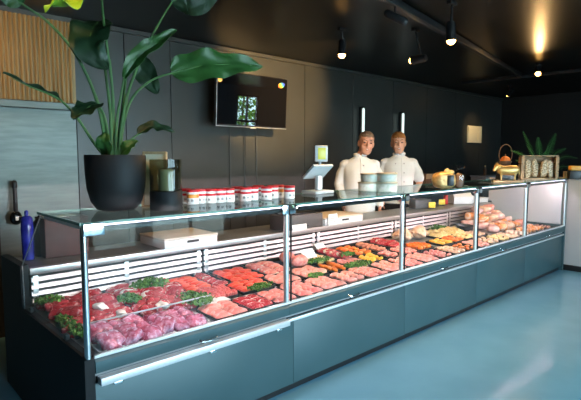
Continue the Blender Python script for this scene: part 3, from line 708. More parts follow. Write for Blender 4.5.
# box with orange top on the side counter, small amber glass
p = at_y(575, 172, 2.12)
t = empty('black_box', (p.x + .03, 2.12, 1.2105), math.radians(-60), 'black box with an orange lid on the far right counter', 'box')
bm = bmesh.new(); box(bm, -.085, .085, -.07, .07, 0, .115, 0, .005); obj('body', bm, M['black'], t)
bm = bmesh.new(); box(bm, -.075, .09, -.072, .072, .1155, .175, 0, .008); obj('lid', bm, M['terracotta'], t)
p = at_y(565.5, 172, 2.22)
t = empty('amber_glass', (p.x + .08, 2.24, 1.2105), 0, 'small amber glass beside the black box at far right', 'glass')
bm = bmesh.new(); lathe(bm, [(0, 0), (.028, 0), (.03, .004), (.032, .10), (.029, .10), (.027, .012), (0, .012)], 20); obj('tumbler', bm, M['goldbag'], t)

# ------------------------------------------------------------------ things on the service worktop
ZWK = ZW + .0005
def worktop_board(x0, x1, y0, y1, label):
    t = empty('cutting_board', ((x0 + x1) / 2, (y0 + y1) / 2, ZWK), 0, label, 'board', 'thick cutting boards on the worktop')
    bm = bmesh.new(); box(bm, x0, x1, y0, y1, ZWK + .058, ZWK + .075, 0, .004); wpart('board_top', bm, M['board'], t)
    bm = bmesh.new(); box(bm, x0 + .004, x1 - .004, y0 + .004, y1 - .004, ZWK, ZWK + .057, 0, .003); bs = wpart('board_base', bm, M['boardwhite'], t)
    bm = bmesh.new(); xm = x0 + (x1 - x0) * .52; box(bm, xm - .05, xm + .05, y0 + .0005, y0 + .0035, ZWK + .028, ZWK + .046); obj('grip_slot', bm, M['black'], bs, )
worktop_board(1.70, 2.16, 3.13, 3.52, 'thick pale cutting board with dark grip slot, left of the second post')
worktop_board(3.42, 4.0, 3.16, 3.56, 'thick pale cutting board with dark grip slot, before the men')
t = empty('label_printer', (3.12, 3.08, ZWK), 0, 'dark grey box-shaped printer on the worktop under the scale', 'printer')
p = at_z(306, 228, ZWK)
t.location = (3.14, 3.262, ZWK)
bm = bmesh.new(); box(bm, -.25, .25, -.10, .10, 0, .135, 0, .008); obj('body', bm, M['greyplastic'], t)
bm = bmesh.new(); box(bm, -.06, .06, -.104, -.1005, .02, .035, 0, .001); obj('paper_slot', bm, M['black'], t)
bm = bmesh.new(); box(bm, -.20, .18, -.08, .09, .1355, .150, 0, .006); obj('lid', bm, M['black'], t)
t = empty('price_card', (3.52, 3.152, ZWK), .1, 'white printed card standing on the worktop edge beside the dark printer', 'card')
bm = bmesh.new(); box(bm, -.075, .075, -.002, .002, 0, .11, 0, .001); obj('card', bm, M['paper'], t)
bm = bmesh.new()
for j in range(4): box(bm, -.05, .05 - .02 * (j % 2), -.0030, -.0022, .03 + j * .017, .034 + j * .017)
obj('print', bm, M['greyplastic'], t)
t = empty('label_card', (3.07, 3.150, ZWK), 0, 'white card leaning at the worktop edge just right of the second post', 'card')
bm = bmesh.new(); box(bm, -.09, .09, -.002, .002, 0, .05, 0, .001, Matrix.Rotation(-.12, 4, 'X')); obj('card', bm, M['paper'], t)

p = at_y(29, 268, 3.44)
t = empty('film_roll', (p.x, 3.44, ZWK), 0, 'upright roll in shiny blue film at the left end of the worktop', 'roll')
bm = bmesh.new(); lathe(bm, [(0, 0), (.032, 0), (.036, .004), (.035, .10), (.038, .20), (.034, .27), (.022, .285), (0, .286)], 22)
for v in bm.verts: v.co.x += .004 * noise.noise(v.co * 30)
obj('film', bm, M['blueglass'], t)
bm = bmesh.new(); tube(bm, [(0, 0, .2865), (0, 0, .31)], .012, 10); obj('cap', bm, M['blueglass'], t)
p = at_y(40, 262, 3.52)
t = empty('black_canister', (p.x + .02, 3.53, ZWK), 0, 'plain black canister standing right beside the blue film roll', 'canister')
bm = bmesh.new(); lathe(bm, [(0, 0), (.045, 0), (.048, .004), (.048, .23), (.03, .25), (0, .252)], 22); obj('body', bm, M['black'], t)
bm = bmesh.new(); lathe(bm, [(0, .2525), (.02, .2525), (.02, .27), (0, .272)], 16); obj('cap', bm, M['black'], t)
p = at_y(60, 250, 3.48)
t = empty('maroon_box', (p.x + .02, 3.48, ZWK), 0, 'dark maroon cardboard box on the worktop, seen through the left glass', 'box')
bm = bmesh.new(); box(bm, -.14, .14, -.10, .10, 0, .25, 0, .003); obj('carton', bm, M['maroon'], t)
bm = bmesh.new(); box(bm, -.142, .142, -.102, .102, .2505, .262, 0, .003); obj('flap', bm, M['maroon'], t)
t = empty('paper_sheet', (p.x + .0, 3.47, ZWK + .2626), .2, 'white paper lying on top of the maroon box', 'paper')
bm = bmesh.new(); box(bm, -.09, .09, -.06, .06, 0, .004, 0, .001); obj('sheet', bm, M['paper'], t)

p = at_y(461, 205, 3.38)
t = empty('slicing_machine', (p.x, 3.40, ZWK), math.radians(-40), 'white machine with a sloped top on the worktop under the third bay end', 'machine')
t['label'] = 'white food machine with sloped top on the worktop, left of the fourth post'
bm = bmesh.new(); prism(bm, [(-.12, 0), (.14, 0), (.14, .25), (.05, .25), (-.12, .10)], -.13, .13); obj('housing', bm, M['white'], t, smooth=False)
bm = bmesh.new(); tube(bm, [(.135, -.04, .08), (.16, -.04, .08)], .035, 18); obj('dial', bm, M['paper'], t)
bm = bmesh.new(); box(bm, -.10, .10, -.06, .05, .13, .14, 0, .002, Matrix.Rotation(.5, 4, 'X')); obj('tray', bm, M['satin'], t)
p = at_z(492, 204, ZWK)
t = empty('white_bin', (6.78, 3.34, ZWK), math.radians(-14), 'long white tray on the worktop at the right end of the counter', 'tray')
bm = bmesh.new(); box(bm, -.20, .20, -.10, .10, 0, .06, 0, .01); box(bm, -.21, .21, -.11, .11, .052, .068, 0, .004); obj('tray_body', bm, M['white'], t)
def tagstand(px, py, y, mt, label):
    p = at_y(px, py, y); t = empty('tag_holder', (p.x, y, ZWK), math.radians(-35), label, 'tag')
    bm = bmesh.new(); box(bm, -.03, .03, -.02, .02, 0, .012, 0, .003); obj('foot', bm, M['black'], t)
    bm = bmesh.new(); box(bm, -.045, .045, -.004, .004, .0125, .085, 0, .003); obj('tag_plate', bm, mt, t)
tagstand(432, 206, 3.28, M['yellow'], 'yellow tag standing on the worktop behind the third bay')
tagstand(442, 202, 3.40, M['yellow'], 'second yellow tag on the worktop, next to the red bottle')
p = at_y(445.5, 203, 3.47)
t = empty('sauce_bottle', (p.x, 3.47, ZWK), 0, 'red squeeze bottle with white cap on the worktop, near the yellow tags', 'bottle')
bm = bmesh.new(); lathe(bm, [(0, 0), (.03, 0), (.033, .004), (.033, .11), (.018, .135), (0, .136)], 20); obj('body', bm, M['redplastic'], t)
bm = bmesh.new(); lathe(bm, [(0, .1365), (.016, .1365), (.014, .155), (.005, .18), (0, .18)], 16); obj('cap', bm, M['white'], t)
for k, (px, y, w_, h_, mt, lab) in enumerate([(420, 3.42, .12, .10, 'greyplastic', 'dark grey box on the worktop below the second man'), (474, 3.5, .10, .2, 'black', 'tall black box on the worktop by the fourth post')]):
    p = at_y(px, 205, y); t = empty('storage_box', (p.x, y, ZWK), math.radians(-20), lab, 'box')
    bm = bmesh.new(); box(bm, -w_, w_, -.07, .07, 0, h_, 0, .006); obj('body', bm, M[mt], t)
    bm = bmesh.new(); box(bm, -w_ - .004, w_ + .004, -.074, .074, h_ + .0005, h_ + .018, 0, .004); obj('lid', bm, M[mt], t)
# back cabinet goods
p = at_y(427, 180, 4.25)
t = empty('brown_box', (p.x, 4.3, 1.0305), 0, 'brown cardboard box on the back cabinet, right beside the second man', 'box')
bm = bmesh.new(); box(bm, -.14, .14, -.12, .12, 0, .20, 0, .003); obj('carton', bm, M['brown'], t)
bm = bmesh.new(); box(bm, -.143, .143, -.123, -.1205, .12, .20); obj('flap', bm, M['wood'], t)
p = at_y(491, 180, 4.2)
t = empty('grey_crate', (p.x, 4.3, 1.0305), 0, 'pale grey crate on the back cabinet, left of the gold cow', 'crate')
bm = bmesh.new(); box(bm, -.32, .32, -.15, .15, 0, .10, 0, .01); box(bm, -.335, .335, -.16, .16, .092, .115, 0, .005); obj('crate_body', bm, M['greybox'], t)
p = at_y(484, 172, 4.45)
t = empty('amber_bottle', (8.2, 4.4, 1.146), 0, 'small amber bottle standing on the pale grey crate', 'bottle')
t.location = (at_y(485, 172, 4.3).x, 4.3, 1.146)
bm = bmesh.new(); lathe(bm, [(0, 0), (.03, 0), (.03, .10), (.012, .14), (.012, .16), (0, .16)], 18); obj('body', bm, M['brown'], t)
bm = bmesh.new(); lathe(bm, [(0, .1605), (.016, .1605), (.016, .185), (0, .187)], 14); obj('cap', bm, M['goldbag'], t)

# ------------------------------------------------------------------ on the back wall
tv = empty('television', (3.56, 4.43, 2.14), 0, 'flat black television tilted on a wall bracket, mirroring a window', 'television', rx=math.radians(3.2))
bm = bmesh.new(); box(bm, -.515, .515, -.022, .022, -.30, .30, 0, .008); obj('housing', bm, M['black'], tv)
bm = bmesh.new(); box(bm, -.500, .500, -.0245, -.0222, -.278, .287); obj('screen', bm, M['blackgloss'], tv)
bm = bmesh.new(); box(bm, -.515, -.508, -.0245, -.0222, -.30, .30); box(bm, -.508, .515, -.0245, -.0222, -.30, -.293); obj('bezel', bm, M['satin'], tv)
bm = bmesh.new(); box(bm, -.04, .04, -.027, -.0226, -.312, -.298, 0, .001); obj('logo_bar', bm, M['satin'], tv)
m_ = bpy.data.materials.new('rainbow_glint'); m_.use_nodes = True; nt = m_.node_tree; b_ = nt.nodes['Principled BSDF']  # prism-like glint on the screen, painted as a rainbow oval
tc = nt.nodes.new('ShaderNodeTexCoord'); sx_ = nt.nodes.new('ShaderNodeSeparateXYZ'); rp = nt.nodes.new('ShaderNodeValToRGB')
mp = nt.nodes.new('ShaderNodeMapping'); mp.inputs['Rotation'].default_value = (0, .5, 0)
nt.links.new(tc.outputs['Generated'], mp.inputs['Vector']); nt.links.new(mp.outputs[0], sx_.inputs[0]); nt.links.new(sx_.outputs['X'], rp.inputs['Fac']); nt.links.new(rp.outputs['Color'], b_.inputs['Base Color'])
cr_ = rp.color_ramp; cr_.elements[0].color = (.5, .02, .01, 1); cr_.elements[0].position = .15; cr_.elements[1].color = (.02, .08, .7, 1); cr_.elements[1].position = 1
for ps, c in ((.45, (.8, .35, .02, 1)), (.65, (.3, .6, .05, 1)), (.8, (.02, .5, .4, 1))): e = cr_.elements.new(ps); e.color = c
bm = bmesh.new(); lathe(bm, [(0, 0), (1, 0), (1, .002), (0, .002)], 24, sx=.055, sy=.032); bmesh.ops.transform(bm, matrix=Matrix.Translation((.41, -.0246, .215)) @ Matrix.Rotation(PI / 2, 4, 'X') @ Matrix.Rotation(.3, 4, 'Z'), verts=bm.verts[:]); tag(obj('sticker_or_glint', bm, m_, tv), 'round rainbow-coloured glint painted on the screen')
bm = bmesh.new(); box(bm, -.12, .12, .14, .2125, -.10, .10, 0, .004); box(bm, -.03, .03, .024, .145, -.03, .03, 0, .004); obj('wall_bracket', bm, M['black'], tv)
for px, lab in ((230.5, 'thin grey cable pipe under the television, leftmost of three'), (245, 'thin grey cable pipe under the television, middle of three'), (257, 'thin grey cable pipe under the television, rightmost of three')):
    p = at_y(px, 160, 4.63); bm = bmesh.new(); tube(bm, [(p.x, 4.638, .0), (p.x, 4.638, 1.86)], .006, 8)
    tag(obj('cable_pipe', bm, M['wall']), lab, 'pipe', 'cable pipes under the television')
for (px, ptop, lab) in ((363.5, 108, 'slim upright glowing bar on the back wall behind the left man'), (403.2, 113, 'slim upright glowing bar on the back wall behind the right man')):
    p = at_y(px, ptop, 4.58); t = empty('glowing_bar', (p.x, 4.58, 1.45), 0, lab, 'lamp', 'upright glowing bars on the back wall')
    bm = bmesh.new(); tube(bm, [(0, 0, 0), (0, 0, p.z - 1.47)], .019, 12); obj('tube', bm, M['tube'], t)  # slim bar given a pale glow of its own
    bm = bmesh.new(); box(bm, -.024, .024, .025, .062, -.03, p.z - 1.45 + .02, 0, .004); box(bm, -.022, .022, -.02, .03, -.04, -.022); box(bm, -.022, .022, -.02, .03, p.z - 1.45, p.z - 1.43); obj('fitting', bm, M['black'], t)
p0, p1 = at_y(468, 125, 4.62), at_y(481, 143, 4.62)
t = empty('notice_board', ((p0.x + p1.x) / 2, 4.609, (p0.z + p1.z) / 2), 0, 'cream notice fixed to the dark back wall, right of the men', 'notice')
bm = bmesh.new(); box(bm, -.27, .27, .0, .04, -.17, .16, 0, .004); obj('panel', bm, M['noticecard'], t)
bm = bmesh.new(); box(bm, .10, .27, -.006, -.0005, -.17, .16, 0, .002); obj('sheet', bm, M['noticecard'], t)
p = at_y(15, 183, 4.55)
t = empty('hanging_tool', (p.x, 4.57, p.z), 0, 'long black handled tool hanging on the metal wall, far left', 'tool')
bm = bmesh.new(); tube(bm, [(0, 0, 0), (0, 0, -.03)], .022, 10); tube(bm, [(0, 0, -.03), (0, .0, -.24)], [.015, .018], 10); obj('handle', bm, M['black'], t)
bm = bmesh.new(); blob(bm, .048, .03, .06, M4=Matrix.Translation((0, 0, -.295))); hd = obj('head', bm, M['blackgloss'], t)
bm = bmesh.new(); box(bm, -.012, .012, -.034, -.0305, -.315, -.285); obj('sticker_or_glint', bm, M['paper'], hd)
bm = bmesh.new(); tube(bm, [(0, .0, .02), (0, .065, .01)], .008, 8); obj('hook', bm, M['chrome'], t)

# ------------------------------------------------------------------ the two men
HEAD = [(-.004, -.056, .014, .014), (.0, -.054, .030, .030), (.02, -.042, .050, .052), (.05, -.020, .062, .078), (.09, -.004, .070, .094), (.13, .002, .0745, .100), (.17, .004, .0755, .100), (.20, .006, .067, .088), (.225, .008, .046, .060), (.236, .008, .020, .026)]
def head_r(z):
    for a, b in zip(HEAD, HEAD[1:]):
        if a[0] <= z <= b[0]:
            t = (z - a[0]) / (b[0] - a[0]); return [a[i] + (b[i] - a[i]) * t for i in range(1, 4)]
    return list(HEAD[-1][1:])
def loftz(bm, rings, n=28, p=2.0):
    rs = []
    for z, cx, cy, rx, ry in rings:
        r = []
        for i in range(n):
            a = 2 * PI * i / n; c, s = math.cos(a), math.sin(a); e = 2 / p
            r.append(bm.verts.new((cx + rx * math.copysign(abs(c) ** e, c), cy + ry * math.copysign(abs(s) ** e, s), z)))
        rs.append(r)
    for a, b in zip(rs, rs[1:]):
        for i in range(n): bm.faces.new((a[i], a[(i + 1) % n], b[(i + 1) % n], b[i]))
    bm.faces.new(rs[0][::-1]); bm.faces.new(rs[-1])
    return bm
def hand(bm, wrist, d, front, inward, curl=.35):
    wrist, d, f, inn = Vector(wrist), Vector(d).normalized(), Vector(front).normalized(), Vector(inward).normalized()
    f = (f - d * f.dot(d)).normalized(); inn = d.cross(f).normalized() * (1 if d.cross(f).dot(inn) > 0 else -1)
    pc = wrist + d * .05
    q = Matrix((d, f, inn)).transposed().to_4x4(); q.translation = pc
    blob(bm, .055, .042, .017, p=2.8, nu=20, nv=10, M4=q)
    for k, (o, L) in enumerate(((.034, .070), (.0115, .080), (-.0115, .074), (-.034, .058))):
        r0 = wrist + d * .088 + f * o; fan = f * (o * .28)
        a = r0 + (d * L * .42 + fan * .5 + inn * .004)
        c1 = (d * math.cos(curl) + inn * math.sin(curl)); c2 = (d * math.cos(curl * 2.1) + inn * math.sin(curl * 2.1))
        b = a + c1 * L * .33 + fan * .3; c = b + c2 * L * .27
        tube(bm, [r0 - d * .02, a, b, c], [.0092, .0086, .0080, .0068], 10)
    t0 = wrist + d * .03 + f * .032
    tube(bm, [t0, t0 + f * .026 + d * .03 + inn * .008, t0 + f * .034 + d * .062 + inn * .016, t0 + f * .032 + d * .085 + inn * .022], [.013, .0115, .010, .008], 10)
def person(loc, rz, scale, skin, hairm, label, style):
    rt = empty('person', (loc[0], loc[1], 0), rz, label, 'person'); rt.scale = (scale,) * 3
    HM = Matrix.Translation((style['hx'], -.022, 1.535)) @ Euler(style['tilt']).to_matrix().to_4x4() @ Matrix.Scale(1.18, 4)
    bm = bmesh.new()
    loftz(bm, [(.88, 0, 0, .13, .09), (.95, 0, .0, .165, .115), (1.05, 0, -.01, .155, .115), (1.2, 0, -.01, .165, .115), (1.36, 0, .0, .175, .11), (1.44, 0, .01, .15, .085), (1.49, 0, .015, .085, .065), (1.52, 0, .012, .06, .058)])
    tube(bm, [(0, .012, 1.46), (style['hx'] * .5, .006, 1.54), (style['hx'], .0, 1.61)], [.066, .062, .058], 16)
    hb = bmesh.new(); loftz(hb, [(z, 0, cy, rx, ry) for z, cy, rx, ry in HEAD], 32, 2.15)
    tube(hb, [(0, -.096, .138), (0, -.108, .112), (0, -.117, .094)], [.009, .0115, .0155], 10)
    for s in (-1, 1):
        blob(hb, .011, .022, .034, M4=Matrix.Translation((s * .077, .012, .108)))
        blob(hb, .024, .022, .022, M4=Matrix.Translation((s * .036, -.072, .080)))
        blob(hb, .026, .014, .010, M4=Matrix.Translation((s * .034, -.088, .146)))
    blob(hb, .026, .02, .018, M4=Matrix.Translation((0, -.072, .014)))
    tube(hb, [(-.024, -.083, .050), (0, -.092, .046), (.024, -.083, .050)], [.006, .009, .006], 8)
    bmesh.ops.transform(hb, matrix=HM, verts=hb.verts[:])
    tm = bpy.data.meshes.new('t'); hb.to_mesh(tm); hb.free(); bm.from_mesh(tm); bpy.data.meshes.remove(tm)
    arms = style['arms']                                    # [(shoulder, elbow, wrist, hand dir)] right (-x), left (+x)
    for s, (sh, el, wr, hd_) in zip((-1, 1), arms):
        tube(bm, [Vector(sh) + Vector((-s * .03, 0, -.03)), (Vector(sh) + Vector(el)) / 2, el], [.046, .044, .040], 14)
        tube(bm, [el, Vector(el) * .6 + Vector(wr) * .4, wr], [.041, .040, .027], 14)
        hand(bm, wr, hd_, (0, -1, 0), (-s, 0, 0), .3)
    for s in (-1, 1):
        tube(bm, [(s * .09, 0, .92), (s * .10, -.01, .50), (s * .105, .02, .09)], [.088, .056, .040], 16)
        tube(bm, [(s * .105, .03, .05), (s * .115, -.13, .035)], [.042, .034], 12)
    link('body', remeshed('person_body', bm, .0058, skin, 3), rt)
    # head details
    def hp(name, b, mt, parent=rt):
        bmesh.ops.transform(b, matrix=HM, verts=b.verts[:]); return obj(name, b, mt, parent)
    for s in (-1, 1):
        b = bmesh.new(); blob(b, .0125, .008, .0062, M4=Matrix.Translation((s * .033, -.0925, .122))); hp('eye', b, M['eye'])
        b = bmesh.new(); tube(b, [(s * .017, -.101, .146), (s * .034, -.100, .151), (s * .052, -.088, .146)], [.004, .005, .003], 8); hp('eyebrow', b, hairm)
    b = bmesh.new()
    w = style['mouth']
    tube(b, [(-w, -.080, .060), (-w * .5, -.092, .053), (0, -.0965, .051), (w * .5, -.092, .053), (w, -.080, .060)], [.003, .005, .0055, .005, .003], 8); mo = hp('mouth', b, M['lip'])
    b = bmesh.new()
    tube(b, [(-w * .75, -.087, .0585), (0, -.0995, .0545), (w * .75, -.087, .0585)], [.003, .0048, .003], 8); hp('teeth', b, M['teeth'], mo)
    # hair: a shell over the skull
    b = bmesh.new(); n = 44; zs = [.03 + i * .00936 for i in range(23)]; grid = []
    off, hl, hs, hbk = style['hair']
    for z in zs:
        cy, rx, ry = head_r(min(z, .2355)); row = []
        for i in range(n):
            a = 2 * PI * i / n; dx, dy = math.cos(a), math.sin(a)
            k_ = 1 + off * 9 + .05 * noise.noise(Vector((dx * 5, dy * 5, z * 40)))
            row.append(b.verts.new((dx * rx * k_, (cy + dy * ry) * k_, .12 + (z - .12) * (k_ if z > .12 else 1))))
        grid.append(row)
    for r0, r1 in zip(grid, grid[1:]):
        for i in range(n):
            j = (i + 1) % n; c = (r0[i].co + r1[j].co) / 2; a = math.atan2(c.y, abs(c.x))   # -90 front, 90 back
            lim = hl if a < -.55 else (hs + (hl - hs) * max(0, (-a - .05) / .5) if a < .15 else hbk)
            lim += .006 * math.sin(i * 2.3)
            if c.z > lim: b.faces.new((r0[i], r0[j], r1[j], r1[i]))
    b.faces.new(grid[-1])
    bmesh.ops.delete(b, geom=[v for v in b.verts if not v.link_faces], context='VERTS')
    bmesh.ops.recalc_face_normals(b, faces=b.faces[:]); bmesh.ops.solidify(b, geom=b.faces[:], thickness=.012)
    hp('hair', b, hairm)
    # jacket
    J = bmesh.new(); hz = style['hem']
    rings = [(hz, 0, .0, .205, .150), (hz + .12, 0, 0, .200, .148)]
    if hz < .85: rings.append((.98, 0, -.005, .196, .146))
    rings += [(1.08, 0, -.015, .190, .148), (1.22, 0, -.012, .196, .142), (1.34, 0, -.004, .212, .134), (1.42, 0, .006, .212, .112), (1.465, 0, .012, .150, .09), (1.505, 0, .012, .078, .072), (1.53, 0, .008, .070, .068)]
    loftz(J, rings, 36, 2.2)
    for s, (sh, el, wr, hd_) in zip((-1, 1), arms):
        sh, el, wr = Vector(sh), Vector(el), Vector(wr)
        if style['sleeve'] == 'long': tube(J, [sh - Vector((s * .035, 0, .005)), (sh + el) / 2, el, el * .5 + wr * .5, wr - (wr - el).normalized() * .01], [.066, .064, .058, .052, .046], 18)
        else: tube(J, [sh - Vector((s * .035, 0, .005)), (sh + el) / 2, sh * .2 + el * .8], [.068, .069, .074], 18)
    for s in (-1, 1): blob(J, .074, .070, .066, M4=Matrix.Translation((s * .178, .010, 1.405)))
    for v in J.verts:
        k = noise.noise(Vector((v.co.x * 9, v.co.y * 9, v.co.z * 4.5))) * .009 + noise.noise(Vector((v.co.x * 24, v.co.y * 24, v.co.z * 9 + 4))) * .004
        v.co += Vector((v.co.x, v.co.y, 0)).normalized() * k
    jk = link('jacket', remeshed('jacket', J, .0085, M['cloth'], 10), rt)
    b = bmesh.new(); cpts = [(.074 * math.sin(a), .010 - .072 * math.cos(a), 1.525 + .012 * (1 - math.cos(a)) * .5) for a in [math.radians(18 + i * 324 / 24) for i in range(25)]]
    tube(b, cpts, .013, 8, flat=1.5); obj('collar', b, M['cloth'], jk)
    b = bmesh.new(); tube(b, smoothpath([(style['plx'], -.083, 1.475), (style['plx'], -.118, 1.42), (style['plx'], -.140, 1.34), (style['plx'], -.158, 1.2), (style['plx'], -.166, 1.08), (style['plx'], -.16, .95)], 20), .008, 6, flat=.5); obj('placket', b, M['cloth'], jk)
    for z, yy in ((1.40, -.125), (1.28, -.152), (1.16, -.165), (1.04, -.166)):
        for sx in style['buttons']:
            b = bmesh.new(); blob(b, .008, .005, .008, M4=Matrix.Translation((sx, yy, z))); obj('button', b, M['greybox'], jk)
    b = bmesh.new()
    loftz(b, [(.80, 0, 0, .185, .128), (.9, 0, 0, .188, .13), (1.0, 0, 0, .175, .125)], 28)
    for s in (-1, 1): tube(b, [(s * .092, 0, .88), (s * .102, -.005, .50), (s * .107, .02, .10)], [.098, .078, .068], 18)
    link('trousers', remeshed('trousers', b, .011, M['trouser'], 3), rt)
    for s in (-1, 1):
        b = bmesh.new(); tube(b, [(s * .105, .045, .055), (s * .112, -.05, .055), (s * .118, -.15, .042)], [.054, .052, .040], 14)
        for v in b.verts: v.co.z = max(v.co.z, .004)
        obj('shoe', b, M['shoe'], rt)
    return rt
armsA = [((-.195, .012, 1.415), (-.262, .045, 1.16), (-.225, -.12, .975), (.05, -.18, -1)), ((.195, .012, 1.415), (.262, .045, 1.14), (.250, -.05, .905), (-.05, -.18, -1))]
armsB = [((-.200, .012, 1.415), (-.262, .03, 1.15), (-.225, -.12, .96), (.05, -.2, -1)), ((.205, .012, 1.415), (.285, .03, 1.15), (.20, -.15, .99), (-.45, -.35, -1))]
pA = at_y(360, 160, 3.86); pB = at_y(399, 160, 3.86)
person((pA.x, 3.86), math.radians(-44), 1.0, M['skin'], M['hairgrey'], 'man in a long white coat with short grey-brown hair, on the left', dict(hx=.055, tilt=(.05, .10, .05), arms=armsA, mouth=.024, hair=(.007, .185, .125, .06), hem=.62, sleeve='long', plx=.0, buttons=(.03,)))
person((pB.x, 3.86), math.radians(-50), 1.01, M['skin2'], M['hairginger'], 'younger man in a short-sleeved white jacket with ginger hair, on the right', dict(hx=-.01, tilt=(.02, -.03, -.02), arms=armsB, mouth=.030, hair=(.010, .178, .115, .05), hem=.86, sleeve='short', plx=.03, buttons=(-.055, .055)))
# ------------------------------------------------------------------ meat and trays
SL = math.atan(.055)
def piece_bm(kind, v):
    bm = bmesh.new(); s = v * 5 + hash(kind[0]) % 1; sd = v * 7 + len(kind)
    if kind == 'beef_steak':
        blob(bm, .088, .058, .020, sd, .22, 16, 2.6, 28, 12)
        for f in bm.faces:
            c = f.calc_center_median()
            if c.y > .040 + .012 * noise.noise(c * 30) and abs(c.x) < .07: f.material_index = 1
    elif kind == 'beef_rib':
        blob(bm, .085, .052, .024, sd, .26, 18, 2.5, 28, 12)
    elif kind == 'veal_cut': blob(bm, .078, .088, .040, sd, .26, 15, 2.6, 32, 16)
    elif kind in ('pork_chop', 'pork_cutlet', 'chicken_fillet'):
        if kind == 'chicken_fillet': blob(bm, .062, .034, .019, sd, .14, 12, 2.2, 20, 10)
        else: blob(bm, .072, .048, .014, sd, .22, 15, 2.5, 24, 10)
        if kind == 'pork_chop':
            for f in bm.faces:
                if f.calc_center_median().y > .033: f.material_index = 1
    elif kind == 'marinated_strip': blob(bm, .055, .024, .015, sd, .16, 16, 2.3, 18, 8)
    elif kind == 'meat_cube': blob(bm, .026, .024, .020, sd, .12, 22, 3.6, 14, 8)
    elif kind == 'sausage':
        tube(bm, [(-.075 + .15 * i / 10, .012 * math.sin(PI * i / 10) * (1 if v % 2 else -1), 0) for i in range(11)], [.011, .014, .0155, .016, .016, .016, .016, .016, .0155, .014, .011], 12)
    elif kind == 'meat_pack': blob(bm, .082, .072, .046, sd, .20, 11, 2.6, 22, 12)
    elif kind == 'roast': blob(bm, .10, .065, .055, sd, .10, 10, 2.4, 26, 14)
    return bm
KM = {'beef_steak': ['beef', 'fat'], 'beef_rib': ['beef', 'fat'], 'veal_cut': ['veal'], 'pork_chop': ['pork', 'fat'], 'pork_cutlet': ['cutlet'], 'chicken_fillet': ['chicken'],
      'marinated_strip': ['marinade'], 'meat_cube': ['redcube'], 'sausage': ['sausage'], 'meat_pack': ['orangepack'], 'roast': ['pork', 'fat']}
PH = {'beef_steak': .016, 'beef_rib': .020, 'veal_cut': .034, 'pork_chop': .013, 'pork_cutlet': .013, 'chicken_fillet': .018, 'marinated_strip': .014, 'meat_cube': .019, 'sausage': .016, 'meat_pack': .041, 'roast': .05}
cache = {}
def piece_mesh(kind, v, mats=None):
    k = (kind, v, tuple(mats or ()))
    if k not in cache: cache[k] = mesh(kind, piece_bm(kind, v), [M[x] for x in (mats or KM[kind])], flat_angle=80)
    return cache[k]
bonem = None
def bone_bm(): b = bmesh.new(); tube(b, [(-.062, -.030, .004), (-.03, -.043, .006), (.02, -.046, .004)], [.008, .006, .007], 8); return b
tray_cache = {}
def tray_bm(w, d, h=.024):
    bm = bmesh.new(); t = .003
    box(bm, -w / 2 + .006, w / 2 - .006, -d / 2 + .006, d / 2 - .006, 0, t)
    for s in (-1, 1):
        prism(bm, [(s * (d / 2 - .008), t * .5), (s * (d / 2), h), (s * (d / 2 + .006), h), (s * (d / 2 + .006), h - t), (s * (d / 2 + .001), h - t), (s * (d / 2 - .005), 0)], -w / 2, w / 2)
        prism(bm, [(s * (w / 2 - .008), t * .5), (s * (w / 2), h), (s * (w / 2 + .006), h), (s * (w / 2 + .006), h - t), (s * (w / 2 + .001), h - t), (s * (w / 2 - .005), 0)], -d / 2, d / 2, 'y')
    return bm
BAY = ['first', 'second', 'third', 'fourth', 'fifth']
def deck_pt(x, y, dz=0): return Vector((x, y, zdeck(y) + .001 + dz))
def tray(x, y, w, d, where, kind=None, nx=2, ny=3, word='', mats=None, rz=0, sc=1.0, cover='black', lift=0, ang=None, jit=.006, tilt=.22, bone=False):
    if where.startswith('in the middle row, '): where = where[19:] + ' middle row'
    if where.startswith('along the front glass, '): where = where[23:] + ' front row'
    t = empty('display_tray', deck_pt(x, y), rz, '%s tray %s with %s' % (cover, where, word or 'meat'), 'tray', 'trays on the deck of the counter', rx=SL)
    k = (round(w, 3), round(d, 3), cover)
    if k not in tray_cache: tray_cache[k] = mesh('tray', tray_bm(w, d), M['black' if cover == 'black' else 'white'], False)
    link('tray_shell', tray_cache[k], t)
    if not kind: return t
    nm = word.split(' in ')[0]; sc *= .92
    for i in range(nx):
        for j in range(ny):
            lx = .90 * (-w / 2 + w * (i + .5) / nx) + R.uniform(-jit, jit); ly = .90 * (-d / 2 + d * (j + .5) / ny) + R.uniform(-jit, jit)
            lz = .004 + PH[kind] * sc * (1.15 + .1 * R.random()) + lift
            off = Vector((lx, ly, lz)); off.rotate(Euler((SL, 0, rz)))
            o = link(kind, piece_mesh(kind, R.randrange(4), mats), None, deck_pt(x, y) + off)
            o.scale = (sc * R.uniform(.92, 1.1), sc * R.uniform(.92, 1.1), sc * R.uniform(.95, 1.2))
            a = (R.uniform(-.8, .8) if ang is None else ang + R.uniform(-.2, .2))
            o.rotation_euler = (SL + tilt * (R.uniform(.4, 1)), R.uniform(-.08, .08), rz + a)
            tag(o, '%s %s' % (nm, where), kind.split('_')[-1] if kind != 'roast' else 'roast', '%s %s' % (nm, where))
            if bone: global bonem; bonem = bonem or mesh('bone', bone_bm(), M['bone']); b = link('bone', bonem, o)
    return t
